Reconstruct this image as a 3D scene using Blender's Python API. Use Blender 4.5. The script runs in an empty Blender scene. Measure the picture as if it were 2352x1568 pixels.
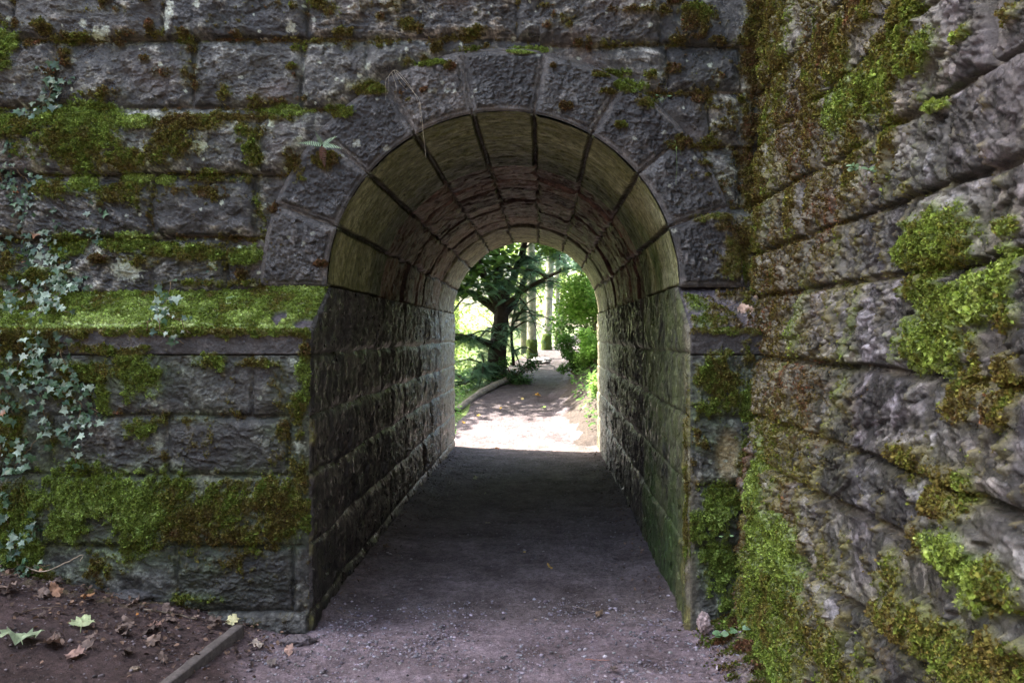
import bpy, math, random
import numpy as np
random.seed(7)
RNG = np.random.default_rng(11)
S = bpy.context.scene
R = math.radians
# ------------------------------------------------------------------ camera
H = 1.5; F = 2000.0; VX, VY = 1245.0, 766.0       # eye height, focal length in px of a 2352 px wide picture
cam = bpy.data.cameras.new('camera'); camo = bpy.data.objects.new('camera', cam)
S.collection.objects.link(camo); S.camera = camo
camo.location = (0, 0, H); camo.rotation_euler = (R(90), 0, 0)
cam.sensor_width = 36; cam.lens = F / 2352 * 36
cam.shift_x = -69 / 2352; cam.shift_y = -18 / 2352
cam.clip_end = 2000; cam.clip_start = 0.05
cam.dof.use_dof = True; cam.dof.focus_distance = 4.9; cam.dof.aperture_fstop = 8.0
# ------------------------------------------------------------------ world, sun, exposure
EL, PHI = R(56), R(20)
W = bpy.data.worlds.new('World'); S.world = W; W.use_nodes = True
nt = W.node_tree; bg = nt.nodes['Background']
sky = nt.nodes.new('ShaderNodeTexSky'); sky.sky_type = 'NISHITA'; sky.sun_disc = False
sky.sun_elevation = EL
sx, sy = -math.cos(PHI), math.sin(PHI)
sky.sun_rotation = math.atan2(sx, sy)
sky.air_density = 1.0; sky.dust_density = 2.5; sky.ozone_density = 0.7
nt.links.new(sky.outputs[0], bg.inputs[0]); bg.inputs[1].default_value = 0.13
sun = bpy.data.lights.new('sun', 'SUN'); suno = bpy.data.objects.new('sun', sun); S.collection.objects.link(suno)
sun.energy = 3.4; sun.angle = R(0.53); sun.color = (1, .96, .90)
suno.rotation_euler = (R(90) - EL, 0, math.atan2(sy, sx) + R(90))
S.view_settings.view_transform = 'Standard'; S.view_settings.look = 'None'
S.view_settings.use_white_balance = True; S.view_settings.white_balance_temperature = 7100; S.view_settings.white_balance_tint = 9
S.view_settings.exposure = 3.22; S.view_settings.gamma = 1
S.render.engine = 'CYCLES'
S.cycles.max_bounces = 8; S.cycles.diffuse_bounces = 5; S.cycles.glossy_bounces = 3; S.cycles.transmission_bounces = 4
S.cycles.use_denoising = True
# ------------------------------------------------------------------ dimensions of the place
YU = 4.79                    # plane of the upper wall and the arch face
YL = 4.387                   # plane of the projecting lower wall
YB = 11.57                   # far face of the bridge
CX, CZ, RA = -0.213, 1.754, 0.96   # axis, springing, radius of the arch
XL, XR = CX - RA, CX + RA
ZS = 1.524                   # lower edge of the sloped weathering
ZF = 1.392                   # underside of the string course
def px(x, y, d):             # a point of the picture at depth d -> place
    return ((x - VX) * d / F, d, H - (y - VY) * d / F)
# ------------------------------------------------------------------ noise
_p = np.arange(256); np.random.default_rng(3).shuffle(_p); _p = np.concatenate([_p, _p, _p])
_g = np.random.default_rng(5).normal(size=(256, 3)); _g /= np.linalg.norm(_g, axis=1)[:, None]; _g = _g.astype(np.float32)
def pn(x, y, z=0.0):
    x = np.asarray(x, np.float32); y = np.asarray(y, np.float32); z = np.asarray(z, np.float32) + 0 * x
    xi = np.floor(x).astype(np.int32); yi = np.floor(y).astype(np.int32); zi = np.floor(z).astype(np.int32)
    xf, yf, zf = x - xi, y - yi, z - zi
    xi &= 255; yi &= 255; zi &= 255
    f = lambda t: t * t * t * (t * (t * 6 - 15) + 10)
    u, v, w = f(xf), f(yf), f(zf)
    def gr(dx, dy, dz):
        h = _p[_p[_p[xi + dx] + yi + dy] + zi + dz] & 255
        g = _g[h]
        return g[..., 0] * (xf - dx) + g[..., 1] * (yf - dy) + g[..., 2] * (zf - dz)
    l = lambda a, b, t: a + (b - a) * t
    return l(l(l(gr(0,0,0), gr(1,0,0), u), l(gr(0,1,0), gr(1,1,0), u), v),
             l(l(gr(0,0,1), gr(1,0,1), u), l(gr(0,1,1), gr(1,1,1), u), v), w) * 1.6
def fbm(x, y, z=0.0, o=4, gain=.5, ridge=False):
    s = 0; a = 1; t = 0
    for i in range(o):
        n = pn(x * 2**i + 17.3 * i, y * 2**i - 9.1 * i, np.asarray(z) * 2**i + 3.7 * i)
        if ridge: n = 1 - 2 * np.abs(n)
        s = s + a * n; t += a; a *= gain
    return s / t
def ss(a, b, x):
    t = np.clip((x - a) / (b - a), 0, 1); return t * t * (3 - 2 * t)
def hsh(i, k):
    v = np.sin(i * 127.1 + k * 311.7) * 43758.5453
    return v - np.floor(v)
def facets(u, z, sc, seed, warp=.35):
    """broken planes: every cell is a tilted facet with a step to its neighbours, in -1..1"""
    x = u * sc + warp * pn(u * sc * 1.3, z * sc * 1.3, seed); y = z * sc + warp * pn(u * sc * 1.3, z * sc * 1.3, seed + 20)
    xi, yi = np.floor(x), np.floor(y); best = np.full(x.shape, 99., np.float32); out = np.zeros(x.shape, np.float32)
    for dx in (-1, 0, 1):
        for dy in (-1, 0, 1):
            cx, cy = xi + dx, yi + dy; k = cx * 13.7 + cy * 57.3 + seed
            px_, py_ = cx + hsh(k, 1), cy + hsh(k, 2); ddx, ddy = x - px_, y - py_
            d = ddx * ddx + ddy * ddy; v = (hsh(k, 3) - .5) * 1.6 * ddx + (hsh(k, 4) - .5) * 1.6 * ddy + (hsh(k, 5) - .5) * .9
            m = d < best; best = np.where(m, d, best); out = np.where(m, v, out)
    return out
def lerp3(a, b, t): return a + (b - a) * t[..., None]
# ------------------------------------------------------------------ mesh plumbing
def link(o, parent=None):
    S.collection.objects.link(o)
    if parent is not None:
        o.parent = parent
    return o
def tag(o, label=None, cat=None, group=None, kind=None):
    if label: o['label'] = label
    if cat: o['category'] = cat
    if group: o['group'] = group
    if kind: o['kind'] = kind
    return o
def empty(name, loc=(0, 0, 0)):
    o = bpy.data.objects.new(name, None); o.location = loc; o.empty_display_size = .1
    return link(o)
def mesh(name, V, Fc, mat, parent=None, col=None, smooth=False):
    V = np.asarray(V, np.float32).reshape(-1, 3); Fc = np.asarray(Fc, np.int32)
    if parent is not None: V = V - np.array(parent.location, np.float32)
    if parent is not None and parent.parent is not None: V = V - np.array(parent.parent.location, np.float32)
    me = bpy.data.meshes.new(name); n, k = Fc.shape
    me.vertices.add(len(V)); me.vertices.foreach_set('co', V.ravel())
    me.loops.add(n * k); me.loops.foreach_set('vertex_index', Fc.ravel())
    me.polygons.add(n); me.polygons.foreach_set('loop_start', np.arange(n, dtype=np.int32) * k)
    if smooth: me.polygons.foreach_set('use_smooth', np.ones(n, bool))
    me.update(calc_edges=True)
    if col is not None:
        a = me.attributes.new('Col', 'FLOAT_COLOR', 'POINT')
        c = np.ones((len(V), 4), np.float32); c[:, :col.shape[1]] = col
        a.data.foreach_set('color', c.ravel())
    me.materials.append(mat)
    return link(bpy.data.objects.new(name, me), parent)
def grid_faces(nu, nv, keep=None):
    i = np.arange(nu * nv).reshape(nu, nv)
    f = np.stack([i[:-1, :-1], i[1:, :-1], i[1:, 1:], i[:-1, 1:]], -1)
    return (f[keep] if keep is not None else f.reshape(-1, 4))
class Bag:                    # gathers instances of small templates into one mesh
    def __init__(s): s.V = []; s.F = []; s.C = []; s.n = 0
    def add(s, V, Fc, C=None):
        V = np.asarray(V, np.float32).reshape(-1, 3); Fc = np.asarray(Fc, np.int32)
        if Fc.shape[1] == 4: Fc = np.concatenate([Fc[:, [0, 1, 2]], Fc[:, [0, 2, 3]]])
        C = np.zeros((len(V), 3), np.float32) + (.5 if C is None else np.asarray(C, np.float32))
        s.V.append(V); s.F.append(Fc + s.n); s.C.append(C); s.n += len(V)
    def inst(s, TV, TF, pos, mats, C):   # template verts, faces, N positions, N 3x3 (columns=axes, scaled), N colours
        TV = np.asarray(TV, np.float32); TF = np.asarray(TF, np.int32); N = len(pos)
        V = np.einsum('nij,kj->nki', mats, TV) + pos[:, None]
        Fc = (TF[None] + (np.arange(N) * len(TV))[:, None, None]).reshape(-1, TF.shape[1])
        s.add(V.reshape(-1, 3), Fc, np.repeat(C, len(TV), 0))
    def build(s, name, mat, parent=None, smooth=False):
        return mesh(name, np.concatenate(s.V), np.concatenate(s.F), mat, parent, np.concatenate(s.C), smooth)
def frames(nrm, rng, up=None):      # N random frames whose z axis is nrm
    n = nrm / np.linalg.norm(nrm, axis=1)[:, None]
    a = rng.normal(size=n.shape) if up is None else up + 0 * n
    x = np.cross(a, n); x /= np.linalg.norm(x, axis=1)[:, None] + 1e-9
    return np.stack([x, np.cross(n, x), n], -1)
def tube(bag, pts, rad, seg=6, col=(.1, .08, .06), jit=0.0):
    P = np.asarray(pts, float); rad = np.broadcast_to(np.asarray(rad, float), (len(P),))
    T = np.gradient(P, axis=0); T /= np.linalg.norm(T, axis=1)[:, None] + 1e-9
    a = np.array([0.31, .17, .93]) if abs(T[0, 2]) < .8 else np.array([1., .2, .1])
    X = np.cross(T, a); X /= np.linalg.norm(X, axis=1)[:, None]; Y = np.cross(T, X)
    th = np.linspace(0, 2 * np.pi, seg, endpoint=False)
    rr = rad[:, None] * (1 + jit * RNG.normal(size=(len(P), seg)))
    V = P[:, None] + rr[..., None] * (X[:, None] * np.cos(th)[None, :, None] + Y[:, None] * np.sin(th)[None, :, None])
    i = np.arange(len(P) * seg).reshape(len(P), seg); j = np.roll(i, -1, 1)
    Fc = np.stack([i[:-1], j[:-1], j[1:], i[1:]], -1).reshape(-1, 4)
    cap = np.array([[i[-1, 0], i[-1, k], i[-1, k + 1]] for k in range(1, seg - 1)])
    V = V.reshape(-1, 3); n0 = bag.n
    bag.add(V, Fc, col)
    bag.F.append(cap + n0); bag.V.append(np.zeros((0, 3), np.float32)); bag.C.append(np.zeros((0, 3), np.float32))
def spline(P, n):
    P = np.asarray(P, float); t = np.linspace(0, len(P) - 1, n); out = []
    Q = np.vstack([2 * P[0] - P[1], P, 2 * P[-1] - P[-2]])
    for s in t:
        i = min(int(s), len(P) - 2); f = s - i; a, b, c, d = Q[i:i + 4]
        out.append(.5 * (2 * b + (c - a) * f + (2 * a - 5 * b + 4 * c - d) * f * f + (3 * b - a - 3 * c + d) * f**3))
    return np.array(out)
# ------------------------------------------------------------------ materials
def mat_attr(name, rough=.6, spec=.5, scales=((40, .5),), bump=((90, .6, .003),), sss=0, trans=0, rvar=.15, tint=None):
    m = bpy.data.materials.new(name); m.use_nodes = True; t = m.node_tree; N = t.nodes; L = t.links
    b = N['Principled BSDF']; a = N.new('ShaderNodeAttribute'); a.attribute_name = 'Col'
    tc = N.new('ShaderNodeTexCoord'); col = a.outputs['Color']
    for sc, amt in scales:
        n = N.new('ShaderNodeTexNoise'); n.inputs['Scale'].default_value = sc; n.inputs['Detail'].default_value = 6
        n.inputs['Roughness'].default_value = .65
        L.new(tc.outputs['Object'], n.inputs['Vector'])
        mr = N.new('ShaderNodeMapRange'); mr.inputs[1].default_value = .3; mr.inputs[2].default_value = .7
        mr.inputs[3].default_value = 1 - amt; mr.inputs[4].default_value = 1 + amt
        L.new(n.outputs['Fac'], mr.inputs[0])
        mx = N.new('ShaderNodeVectorMath'); mx.operation = 'SCALE'
        L.new(col, mx.inputs[0]); L.new(mr.outputs[0], mx.inputs['Scale']); col = mx.outputs[0]
    L.new(col, b.inputs['Base Color'])
    b.inputs['Specular IOR Level'].default_value = spec
    n = N.new('ShaderNodeTexNoise'); n.inputs['Scale'].default_value = 14; n.inputs['Detail'].default_value = 5
    L.new(tc.outputs['Object'], n.inputs['Vector'])
    mr = N.new('ShaderNodeMapRange'); mr.inputs[1].default_value = .35; mr.inputs[2].default_value = .65
    mr.inputs[3].default_value = max(.05, rough - rvar); mr.inputs[4].default_value = min(1, rough + rvar)
    L.new(n.outputs['Fac'], mr.inputs[0]); L.new(mr.outputs[0], b.inputs['Roughness'])
    prev = None
    for sc, st, dist in bump:
        n = N.new('ShaderNodeTexNoise'); n.inputs['Scale'].default_value = sc; n.inputs['Detail'].default_value = 8
        n.inputs['Roughness'].default_value = .7
        L.new(tc.outputs['Object'], n.inputs['Vector'])
        bp = N.new('ShaderNodeBump'); bp.inputs['Strength'].default_value = st; bp.inputs['Distance'].default_value = dist
        L.new(n.outputs['Fac'], bp.inputs['Height'])
        if prev: L.new(prev, bp.inputs['Normal'])
        prev = bp.outputs['Normal']
    if prev: L.new(prev, b.inputs['Normal'])
    if trans:
        out = N['Material Output']; tr = N.new('ShaderNodeBsdfTranslucent'); mix = N.new('ShaderNodeMixShader')
        mix.inputs[0].default_value = trans; L.new(col, tr.inputs['Color'])
        L.new(b.outputs[0], mix.inputs[1]); L.new(tr.outputs[0], mix.inputs[2]); L.new(mix.outputs[0], out.inputs['Surface'])
    return m
M_STONE = mat_attr('weathered_sandstone', .42, .75, ((30, .55), (110, .55)), ((38, .9, .012), (130, .9, .005)), rvar=.2)
M_WET = mat_attr('wet_stone', .30, .9, ((45, .35), (160, .4)), ((60, .7, .006), (240, .9, .003)), rvar=.15)
M_SMOOTH = mat_attr('dressed_sandstone', .6, .4, ((22, .45), (90, .4)), ((30, .6, .008), (110, .6, .003)), rvar=.15)
M_MOSS = mat_attr('moss', .9, .2, ((60, .35),), (), trans=.25, rvar=.05)
M_EARTH = mat_attr('trodden_earth', .8, .3, ((9, .3), (40, .4), (150, .4)), ((35, .9, .012), (140, .9, .005)), rvar=.1)
M_PEB = mat_attr('stone_chip', .6, .45, ((80, .25),), ())
M_BARK = mat_attr('bark', .85, .25, ((12, .4), (60, .3)), ((25, .8, .02),))
M_LEAF = mat_attr('leaf', .5, .4, ((30, .2),), (), trans=.35)
M_SUNLEAF = mat_attr('thin_leaf', .55, .3, ((5, .2),), (), trans=.5)
M_IVY = mat_attr('ivy_leaf', .42, .5, ((60, .25),), (), trans=.12)
M_DRY = mat_attr('dry_leaf', .7, .3, ((40, .35),), ((60, .4, .002),), trans=.15)
M_WOOD = mat_attr('old_timber', .8, .3, ((18, .4), (90, .3)), ((40, .6, .004),))

# ------------------------------------------------------------------ masonry relief
class Patches:                # moss, lichen and stain marks given in wall coordinates
    def __init__(s, rows): s.r = rows
    def ev(s, u, z):
        best = np.zeros(u.shape, np.float32); hs = np.zeros_like(best); ws = np.zeros_like(best) + 1e-4
        for (cu, cz, ru, rz, st, hue) in s.r:
            d = ((u - cu) / ru)**2 + ((z - cz) / rz)**2
            w = np.exp(-np.minimum(d, 20) * .62) * st * 1.04
            best = np.maximum(best, w); w2 = w * w; hs += w2 * hue; ws += w2
        return best, hs / ws
def front_patches(rows, d):
    out = []
    for (x, y, rx, ry, st, hue) in rows:
        X, _, Z = px(x, y, d); out.append((X, Z, rx * d / F, ry * d / F, st, hue))
    return out
MC = np.array([[.22, .11, .065], [.10, .072, .028], [.16, .145, .038], [.13, .19, .035], [.235, .34, .075], [.41, .53, .19]], np.float32)
def moss_color(h):            # -0.25 rusty, 0 brown, .25 olive, .5 green, .75 bright, 1 pale
    t = np.clip((h + .25) * 4, 0, 4.999); i = t.astype(int); f = (t - i)[..., None]
    return MC[i] * (1 - f) + MC[i + 1] * f
def blocks(u, z, courses, wob=.014, seed=0):
    """courses: list of (z0, z1, [joint positions]); gives block id, distance to the joints, position in the course"""
    u = u + wob * pn(u * 3.1, z * 3.1, seed + .5) + wob * .4 * pn(u * 14, z * 14, seed + 8.5)
    z = z + wob * pn(u * 2.3, z * 2.3, seed + 4.5) + wob * .4 * pn(u * 15, z * 15, seed + 2.5)
    bid = np.zeros(u.shape, np.int32); du = np.full(u.shape, 9., np.float32); dz = np.full(u.shape, 9., np.float32); t = np.zeros(u.shape, np.float32)
    for ci, (z0, z1, js) in enumerate(courses):
        m = (z >= z0) & (z < z1)
        if ci == 0: m |= z < z0
        if ci == len(courses) - 1: m |= z >= z1
        if not m.any(): continue
        js = np.sort(np.asarray(js, float)); um = u[m]
        k = np.searchsorted(js, um); a = np.abs(um - js[np.clip(k, 0, len(js) - 1)]); b = np.abs(um - js[np.clip(k - 1, 0, len(js) - 1)])
        bid[m] = ci * 97 + k + seed * 1000; du[m] = np.minimum(a, b)
        dz[m] = np.minimum(np.abs(z[m] - z0), np.abs(z1 - z[m])); t[m] = (z[m] - z0) / (z1 - z0)
    return bid, du, dz, t
def rock(u, z, bid, e, t, rough=1.0, lean=1.0, seed=0.0, big=1.0):
    """relief of a rock-faced stone: bulging, chipped, laminated in its own direction"""
    r1, r2, r3, r4 = (hsh(bid, k) for k in (1, 2, 3, 4))
    ang = (r1 - .5) * 1.1; c, s = np.cos(ang), np.sin(ang)
    uu = (u * c + z * s); zz = (-u * s + z * c) * (1.2 + 1.6 * r2)
    off = bid * 7.13 % 91
    L = fbm(u * 5, z * 5, off, 3)
    A = fbm(uu * 13, zz * 13, off + 5, 4, .6, True) * .45 + facets(uu, zz, 15., seed + 3.) * .55
    A2 = facets(uu, zz, 38., seed + 9.) * (.4 + .6 * (hsh(bid, 9) > .4))
    B = fbm(u * 42, z * 48, off + 9, 3, .6)
    C = fbm(uu * 60, zz * 90, off + 3, 2, .6, True)
    e = np.maximum(e - .014 * np.clip(fbm(u * 11, z * 11, seed + 71., 3) + .15, 0, 1), 0)
    edge = ss(0, .055, e); k = (.45 + .9 * r3) * rough
    h = .020 * np.sqrt(edge) * big + edge * (L * .034 * big + A * .015 * k + facets(uu, zz * .8, 6., seed) * .012 * k) + A2 * .0045 * k * (.3 + .7 * edge) + (B * .0075 + C * .0045) * k * (.35 + .65 * edge)
    h += lean * .032 * ss(1.02, .55, t) * (.4 + r4)
    h += (r4 - .5) * .022
    h += -.012 * ss(.012, .002, e) * ss(-.5, .2, fbm(u * 4, z * 4, 55, 2))
    return h, A, B, L
def stone_color(bid, A, B, L, u, z, c0, c1, c2, seed=0., hard=1., fine=1.7):
    """c0 dark, c1 mid, c2 light"""
    n = fbm(u * 2.2, z * 2.2, seed + 31, 4); n3 = fbm(u * 70, z * 70, seed + 61, 3, .7); n2 = fbm(u * 22, z * 22, seed + 41, 4, .6)
    c0, c1, c2 = (np.array(c, np.float32) for c in (c0, c1, c2))
    t = np.clip(.5 + n * 1.3 + (hsh(bid, 6) - .5) * 1.1, 0, 1.4)
    c = lerp3(c0 + 0 * n[..., None], c1, t)
    c = lerp3(c, c2, ss(.1, .65, A * .55 + n2 * .5 + L * .4 + (hsh(bid, 7) - .5) * .35))
    blk = ss(-.02, .32, fbm(u * 13, z * 13, seed + 51, 4, .65) + .25 * n)
    big = ss(.0, .35, fbm(u * 4.5, z * 6, seed + 81, 5, .65) + (hsh(bid, 11) - .5) * .3)
    c = lerp3(c, c2 * .75, ss(.12, .45, fbm(u * 7, z * 7, seed + 91, 5, .65) + (hsh(bid, 12) - .5) * .25) * .55 * hard)
    c = lerp3(c, c0 * .6, big * .75 * hard); c = lerp3(c, c0 * .35, blk * .85); c = c * (1 + fine * n3)[..., None].clip(.2, 2.6)
    hue = (hsh(bid, 8) - .5)[..., None] * np.array([.10, -.02, -.10], np.float32)
    return c * (1 + hue)
def lichen(u, z, rng, n, u0, u1, z0, z1, extra=()):
    m = np.zeros(u.shape, np.float32)
    L = [(rng.uniform(u0, u1), rng.uniform(z0, z1), rng.uniform(.004, .014)) for _ in range(n)] + list(extra)
    wob = 1 + .55 * pn(u * 60, z * 60, 77) + .3 * pn(u * 160, z * 160, 17)
    for (a, b, r) in L:
        k = (np.abs(u - a) < 2.5 * r) & (np.abs(z - b) < 2.5 * r)
        if k.any():
            d = np.hypot(u[k] - a, z[k] - b) / r * wob[k]
            m[k] = np.maximum(m[k], ss(1.1, .8, d))
    return m
def skirt(n, back=.05):
    w = np.zeros(n); w[0] = w[-1] = back; return w
def drape(P, Nn, m, mh, count, bag, rng, size=(.006, .013), droop=.5, tint=(1, 1, 1)):
    """leafy moss shoots on the points P (with normals Nn) where the cover m grows"""
    w = np.clip(m, 0, 1)**1.5; w = w / w.sum(); count = int(count * 2.1); i = rng.choice(len(P), count, p=w)
    n = Nn[i] + rng.normal(size=(count, 3)) * .45 + np.array([0, 0, -droop + .6]) * rng.uniform(.2, 1, (count, 1))
    up = rng.normal(size=(count, 3)); Fm = frames(n, rng, up)
    s = .62 * rng.uniform(*size, count) * (.7 + .5 * m[i]) * rng.choice([.7, 1, 1.6], count, p=[.4, .45, .15])
    TV = np.array([[-.32, 0, 0], [.32, 0, 0], [.42, .1, .6], [0, .25, 1.0], [-.42, .1, .6], [-.25, .9, .35], [.15, -.85, .4], [.1, 0, .1]])
    TF = np.array([[0, 1, 2], [0, 2, 4], [4, 2, 3], [0, 5, 4], [1, 6, 7], [7, 6, 2]])
    cl = pn(P[i, 0] * 26, P[i, 1] * 26, P[i, 2] * 26); s = s * (1 + .5 * cl); s_ = fbm(P[i, 0] * 7, P[i, 1] * 7, P[i, 2] * 7, 3)
    col = moss_color(mh[i] + rng.normal(size=count) * .09 + .35 * cl * .5 + .5 * s_) * rng.uniform(.45, 1.7, (count, 1)) * np.array(tint)
    bag.inst(TV, TF, P[i] + rng.normal(size=(count, 3)) * .002, Fm * s[:, None, None], col)
def relief_normals(P):
    a = np.gradient(P, axis=0); b = np.gradient(P, axis=1); n = np.cross(a, b)
    return n / (np.linalg.norm(n, axis=-1)[..., None] + 1e-12)
def span(a, b, step, lo=None, hi=None, ratio=1.35, far=.8):
    x = list(np.arange(a, b + 1e-6, step)); s = step
    if hi is not None:
        while x[-1] < hi: s = min(s * ratio, far); x.append(min(x[-1] + s, hi))
    s = step; y = []
    if lo is not None:
        c = a
        while c > lo: s = min(s * ratio, far); c = max(c - s, lo); y.append(c)
    return np.array(y[::-1] + x)
def rj(rng, a, b, lo=.45, hi=.95, fixed=()):  # running joints outside those read off the photograph
    fixed = sorted(fixed); out = list(fixed); c = (fixed[0] if fixed else (a + b) / 2)
    x = c
    while x > a: x -= rng.uniform(lo, hi); out.append(x)
    x = fixed[-1] if fixed else c
    while x < b: x += rng.uniform(lo, hi); out.append(x)
    return out
U = lambda x: (x - VX) * YU / F
UL = lambda x: (x - VX) * YL / F
ZU = lambda y: H - (y - VY) * YU / F
ZL = lambda y: H - (y - VY) * YL / F
XA, XB, ZTOP = -34.0, 14.0, 16.0

bridge = empty('footbridge_arch', (CX, YU, 0)); bridge.name = 'stone_bridge'
tag(bridge, 'dark mossy sandstone bridge wall pierced by the round-arched walking tunnel', 'bridge')
moss_front = Bag(); moss_ledge = Bag(); moss_pier = Bag(); moss_butt = Bag()

# ---- upper face
MOSS_U = [(1660,300,80,300,.34,.1),(15,100,40,22,1,.75),(10,140,25,30,.9,.5),(170,92,60,14,.7,.2),(290,100,60,12,.6,.1),(440,95,30,14,.7,.35),(440,165,22,55,.55,.15),
 (180,270,95,30,1,.62),(255,280,45,28,1,.65),(333,287,34,15,1.2,.9),(440,287,110,20,.9,.22),(665,257,38,10,1.2,.85),(560,275,110,14,.8,.2),(590,305,50,26,.7,.3),
 (190,335,110,45,.95,.42),(310,370,120,34,.8,.2),(420,330,60,40,.7,.15),(60,300,60,30,.8,.35),(205,425,28,20,1.2,.85),(325,411,32,10,1.2,.9),(392,417,26,10,1.2,.85),(480,408,110,14,.8,.3),
 (290,445,75,32,.85,.3),(450,440,100,22,.6,.1),(590,350,20,50,.7,.4),(130,440,60,20,.7,.3),(300,558,55,20,1.1,.62),(390,575,60,18,1,.45),(475,580,60,20,1,.35),(572,588,34,18,1.1,.62),(175,560,40,26,.85,.5),
 (340,600,60,20,.6,.2),(470,620,80,16,.5,.1),(600,480,15,60,.5,.3),(30,280,50,18,.9,.35),(20,215,40,20,.4,.1),(140,180,60,30,.45,.05),(250,220,80,14,.5,.1),(620,240,80,10,.5,.1),
 (850,205,45,16,.9,.3),(790,262,30,14,.9,.45),(1000,150,42,10,.9,.5),(1210,119,48,8,1.2,.8),(1100,118,60,8,.6,.3),(1440,200,34,14,1,.55),(1395,172,40,12,.9,.35),(1480,240,30,18,.7,.3),
 (1500,105,120,7,.55,.15),(820,100,90,12,.55,.15),(1290,55,30,14,.55,.1),(1600,30,50,20,.7,.3),(1580,60,40,40,.5,.1),(900,20,60,12,.5,.15),(650,20,90,12,.4,.15),(520,60,60,20,.4,.15),
 (1725,120,26,160,.8,.1),(1715,380,24,160,.75,.05),(1690,560,45,80,.8,.2),(1600,340,40,22,.6,.15),(1640,420,50,60,.45,.1),(1680,620,40,30,.8,.3),(680,380,25,40,.7,.2),(60,60,60,16,.5,.1),(230,30,90,16,.45,.1),(40,600,40,40,.6,.3),(100,640,100,22,.7,.4),(500,650,160,12,.6,.3)]
_r = np.random.default_rng(1234)
for _k in range(95):
    MOSS_U.append((_r.uniform(0, 1740), _r.choice([_r.uniform(0, 250), _r.uniform(80, 115), _r.uniform(250, 640)], p=[.55, .2, .25]), _r.uniform(7, 26), _r.uniform(6, 16), _r.uniform(.6, .95), _r.uniform(-.05, .3)))
LICH_U = [(235,85,16),(250,75,10),(395,40,14),(388,65,10),(400,20,10),(675,70,11),(612,95,6),(470,345,16),(480,340,10),(630,290,8),(606,480,7),(590,378,7),(300,620,24),(320,630,18),(500,610,10),(890,345,7),(823,333,9),(555,570,8),(200,60,9),(460,18,8),(560,182,5),(780,190,5),(990,215,5),(110,620,10),(850,160,9),(520,470,5),(370,545,6)]
def upper_face():
    rng = np.random.default_rng(21)
    us = span(-3.25, 1.36, .0048, XA, XB); zs = span(1.70, 3.52, .0048, None, ZTOP)
    u, z = np.meshgrid(us, zs, indexing='ij'); u = u.astype(np.float32); z = z.astype(np.float32)
    zl = [1.70] + [ZU(y) for y in (545, 400, 250, 92, -55)]
    zr = [1.70] + [ZU(y) for y in (560, 480, 340, 212, 103, -60)]
    jl = [[150, 360, 520], [60, 360, 590], [240, 600], [130, 450, 700, 842], [40, 380, 712, 1190, 1515]]
    jr = [[1735], [1650], [1690], [1630, 1725], [1330, 1530, 1700], [712, 1190, 1515]]
    def mk(zz, js):
        cs = []
        for k in range(len(zz) - 1): cs.append((zz[k], zz[k + 1], rj(rng, XA, XB, .5, 1.0, [U(a) for a in js[k]])))
        zt = zz[-1]
        while zt < ZTOP: hh = rng.uniform(.3, .4); cs.append((zt, zt + hh, rj(rng, XA, XB, .5, 1.1))); zt += hh
        return cs
    a = blocks(u, z, mk(zl, jl)); b = blocks(u, z, mk(zr, jr), seed=3)
    right = u > U(1240)
    bid, du, dz, t = (np.where(right, q, p) for p, q in zip(a, b))
    e = np.minimum(du, dz)
    h, A, B, L = rock(u, z, bid, e, t, 1.05, 1.1)
    h *= np.where(right, .75, 1)
    pm, ph = Patches(front_patches(MOSS_U, YU)).ev(u, z)
    n1 = fbm(u * 7, z * 7, 3.3, 5, .65) * 1.25; n2 = fbm(u * 34, z * 38, 8.1, 3, .6)
    amb = .30 * ss(.045, .0, e) * ss(-.35, .3, fbm(u * 3, z * 3, 73)) + .16 * ss(.75, 1.0, t) + .10 + .12 * ss(.0, .5, fbm(u * 1.5, z * 1.5, 63))
    m = ss(.36, .72, np.maximum(pm * .92, amb) + .46 * n1 + .46 * n2)
    ph = np.where(pm > .2, ph, .08) + .12 * n1
    h = h + .015 * m * (1 + 1.6 * n2) + .018 * np.clip(pm - .8, 0, 1) * m
    # taper to the springing ledge and put the outer rows back
    base = stone_color(bid, A, B, L, u, z, (.010, .011, .009), (.052, .051, .039), (.33, .325, .275))
    warm = ss(.15, .5, fbm(u * 1.7, z * 2.6, 88, 3)) * .5
    base = lerp3(base, np.array([.10, .075, .062], np.float32), warm)
    drip = ss(.08, .45, fbm(u * 5, z * .9, 93, 4, .6) + .2 * n1); base = base * (1 - .6 * drip)[..., None]
    lc = lichen(u, z, rng, 170, -3, 1.2, 1.75, 3.4, [(U(x), ZU(y), r * YU / F) for x, y, r in LICH_U])
    base = lerp3(base, np.array([.40, .45, .36], np.float32), lc * .85)
    mort = ss(.006, .003, e) * ss(.0, .3, fbm(u * 3, z * 3, 12)) * (1 - m)
    base = lerp3(base, np.array([.13, .115, .10], np.float32), mort * .7)
    film = ss(.05, .8, pm + .5 * n1 + .2 * fbm(u * 1.2, z * 1.2, 5)) * .6
    base = lerp3(base, base * np.array([.95, 1.12, .55], np.float32) + np.array([.008, .014, .0], np.float32), film)
    col = lerp3(base, moss_color(ph), m)
    rr = np.hypot(u - CX, np.maximum(z - CZ, 0)); h = h * ss(RA + .30, RA + .46, rr) + .004 * ss(RA + .46, RA + .3, rr)
    P = np.stack([u, YU - h, z], -1)
    q = rr[:-1, :-1] > RA + .26
    keep = q
    mesh('wall_face', P.reshape(-1, 3), grid_faces(len(us), len(zs), keep)[:, ::-1], M_STONE, bridge, col.reshape(-1, 3))
    Nn = -relief_normals(P); Nn *= np.sign(-Nn[..., 1:2])
    ok = (u > -3.25) & (u < 1.3) & (z < 3.5) & (rr > RA + .2); w = np.where(ok, m * (pm > .25), 0)
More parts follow.
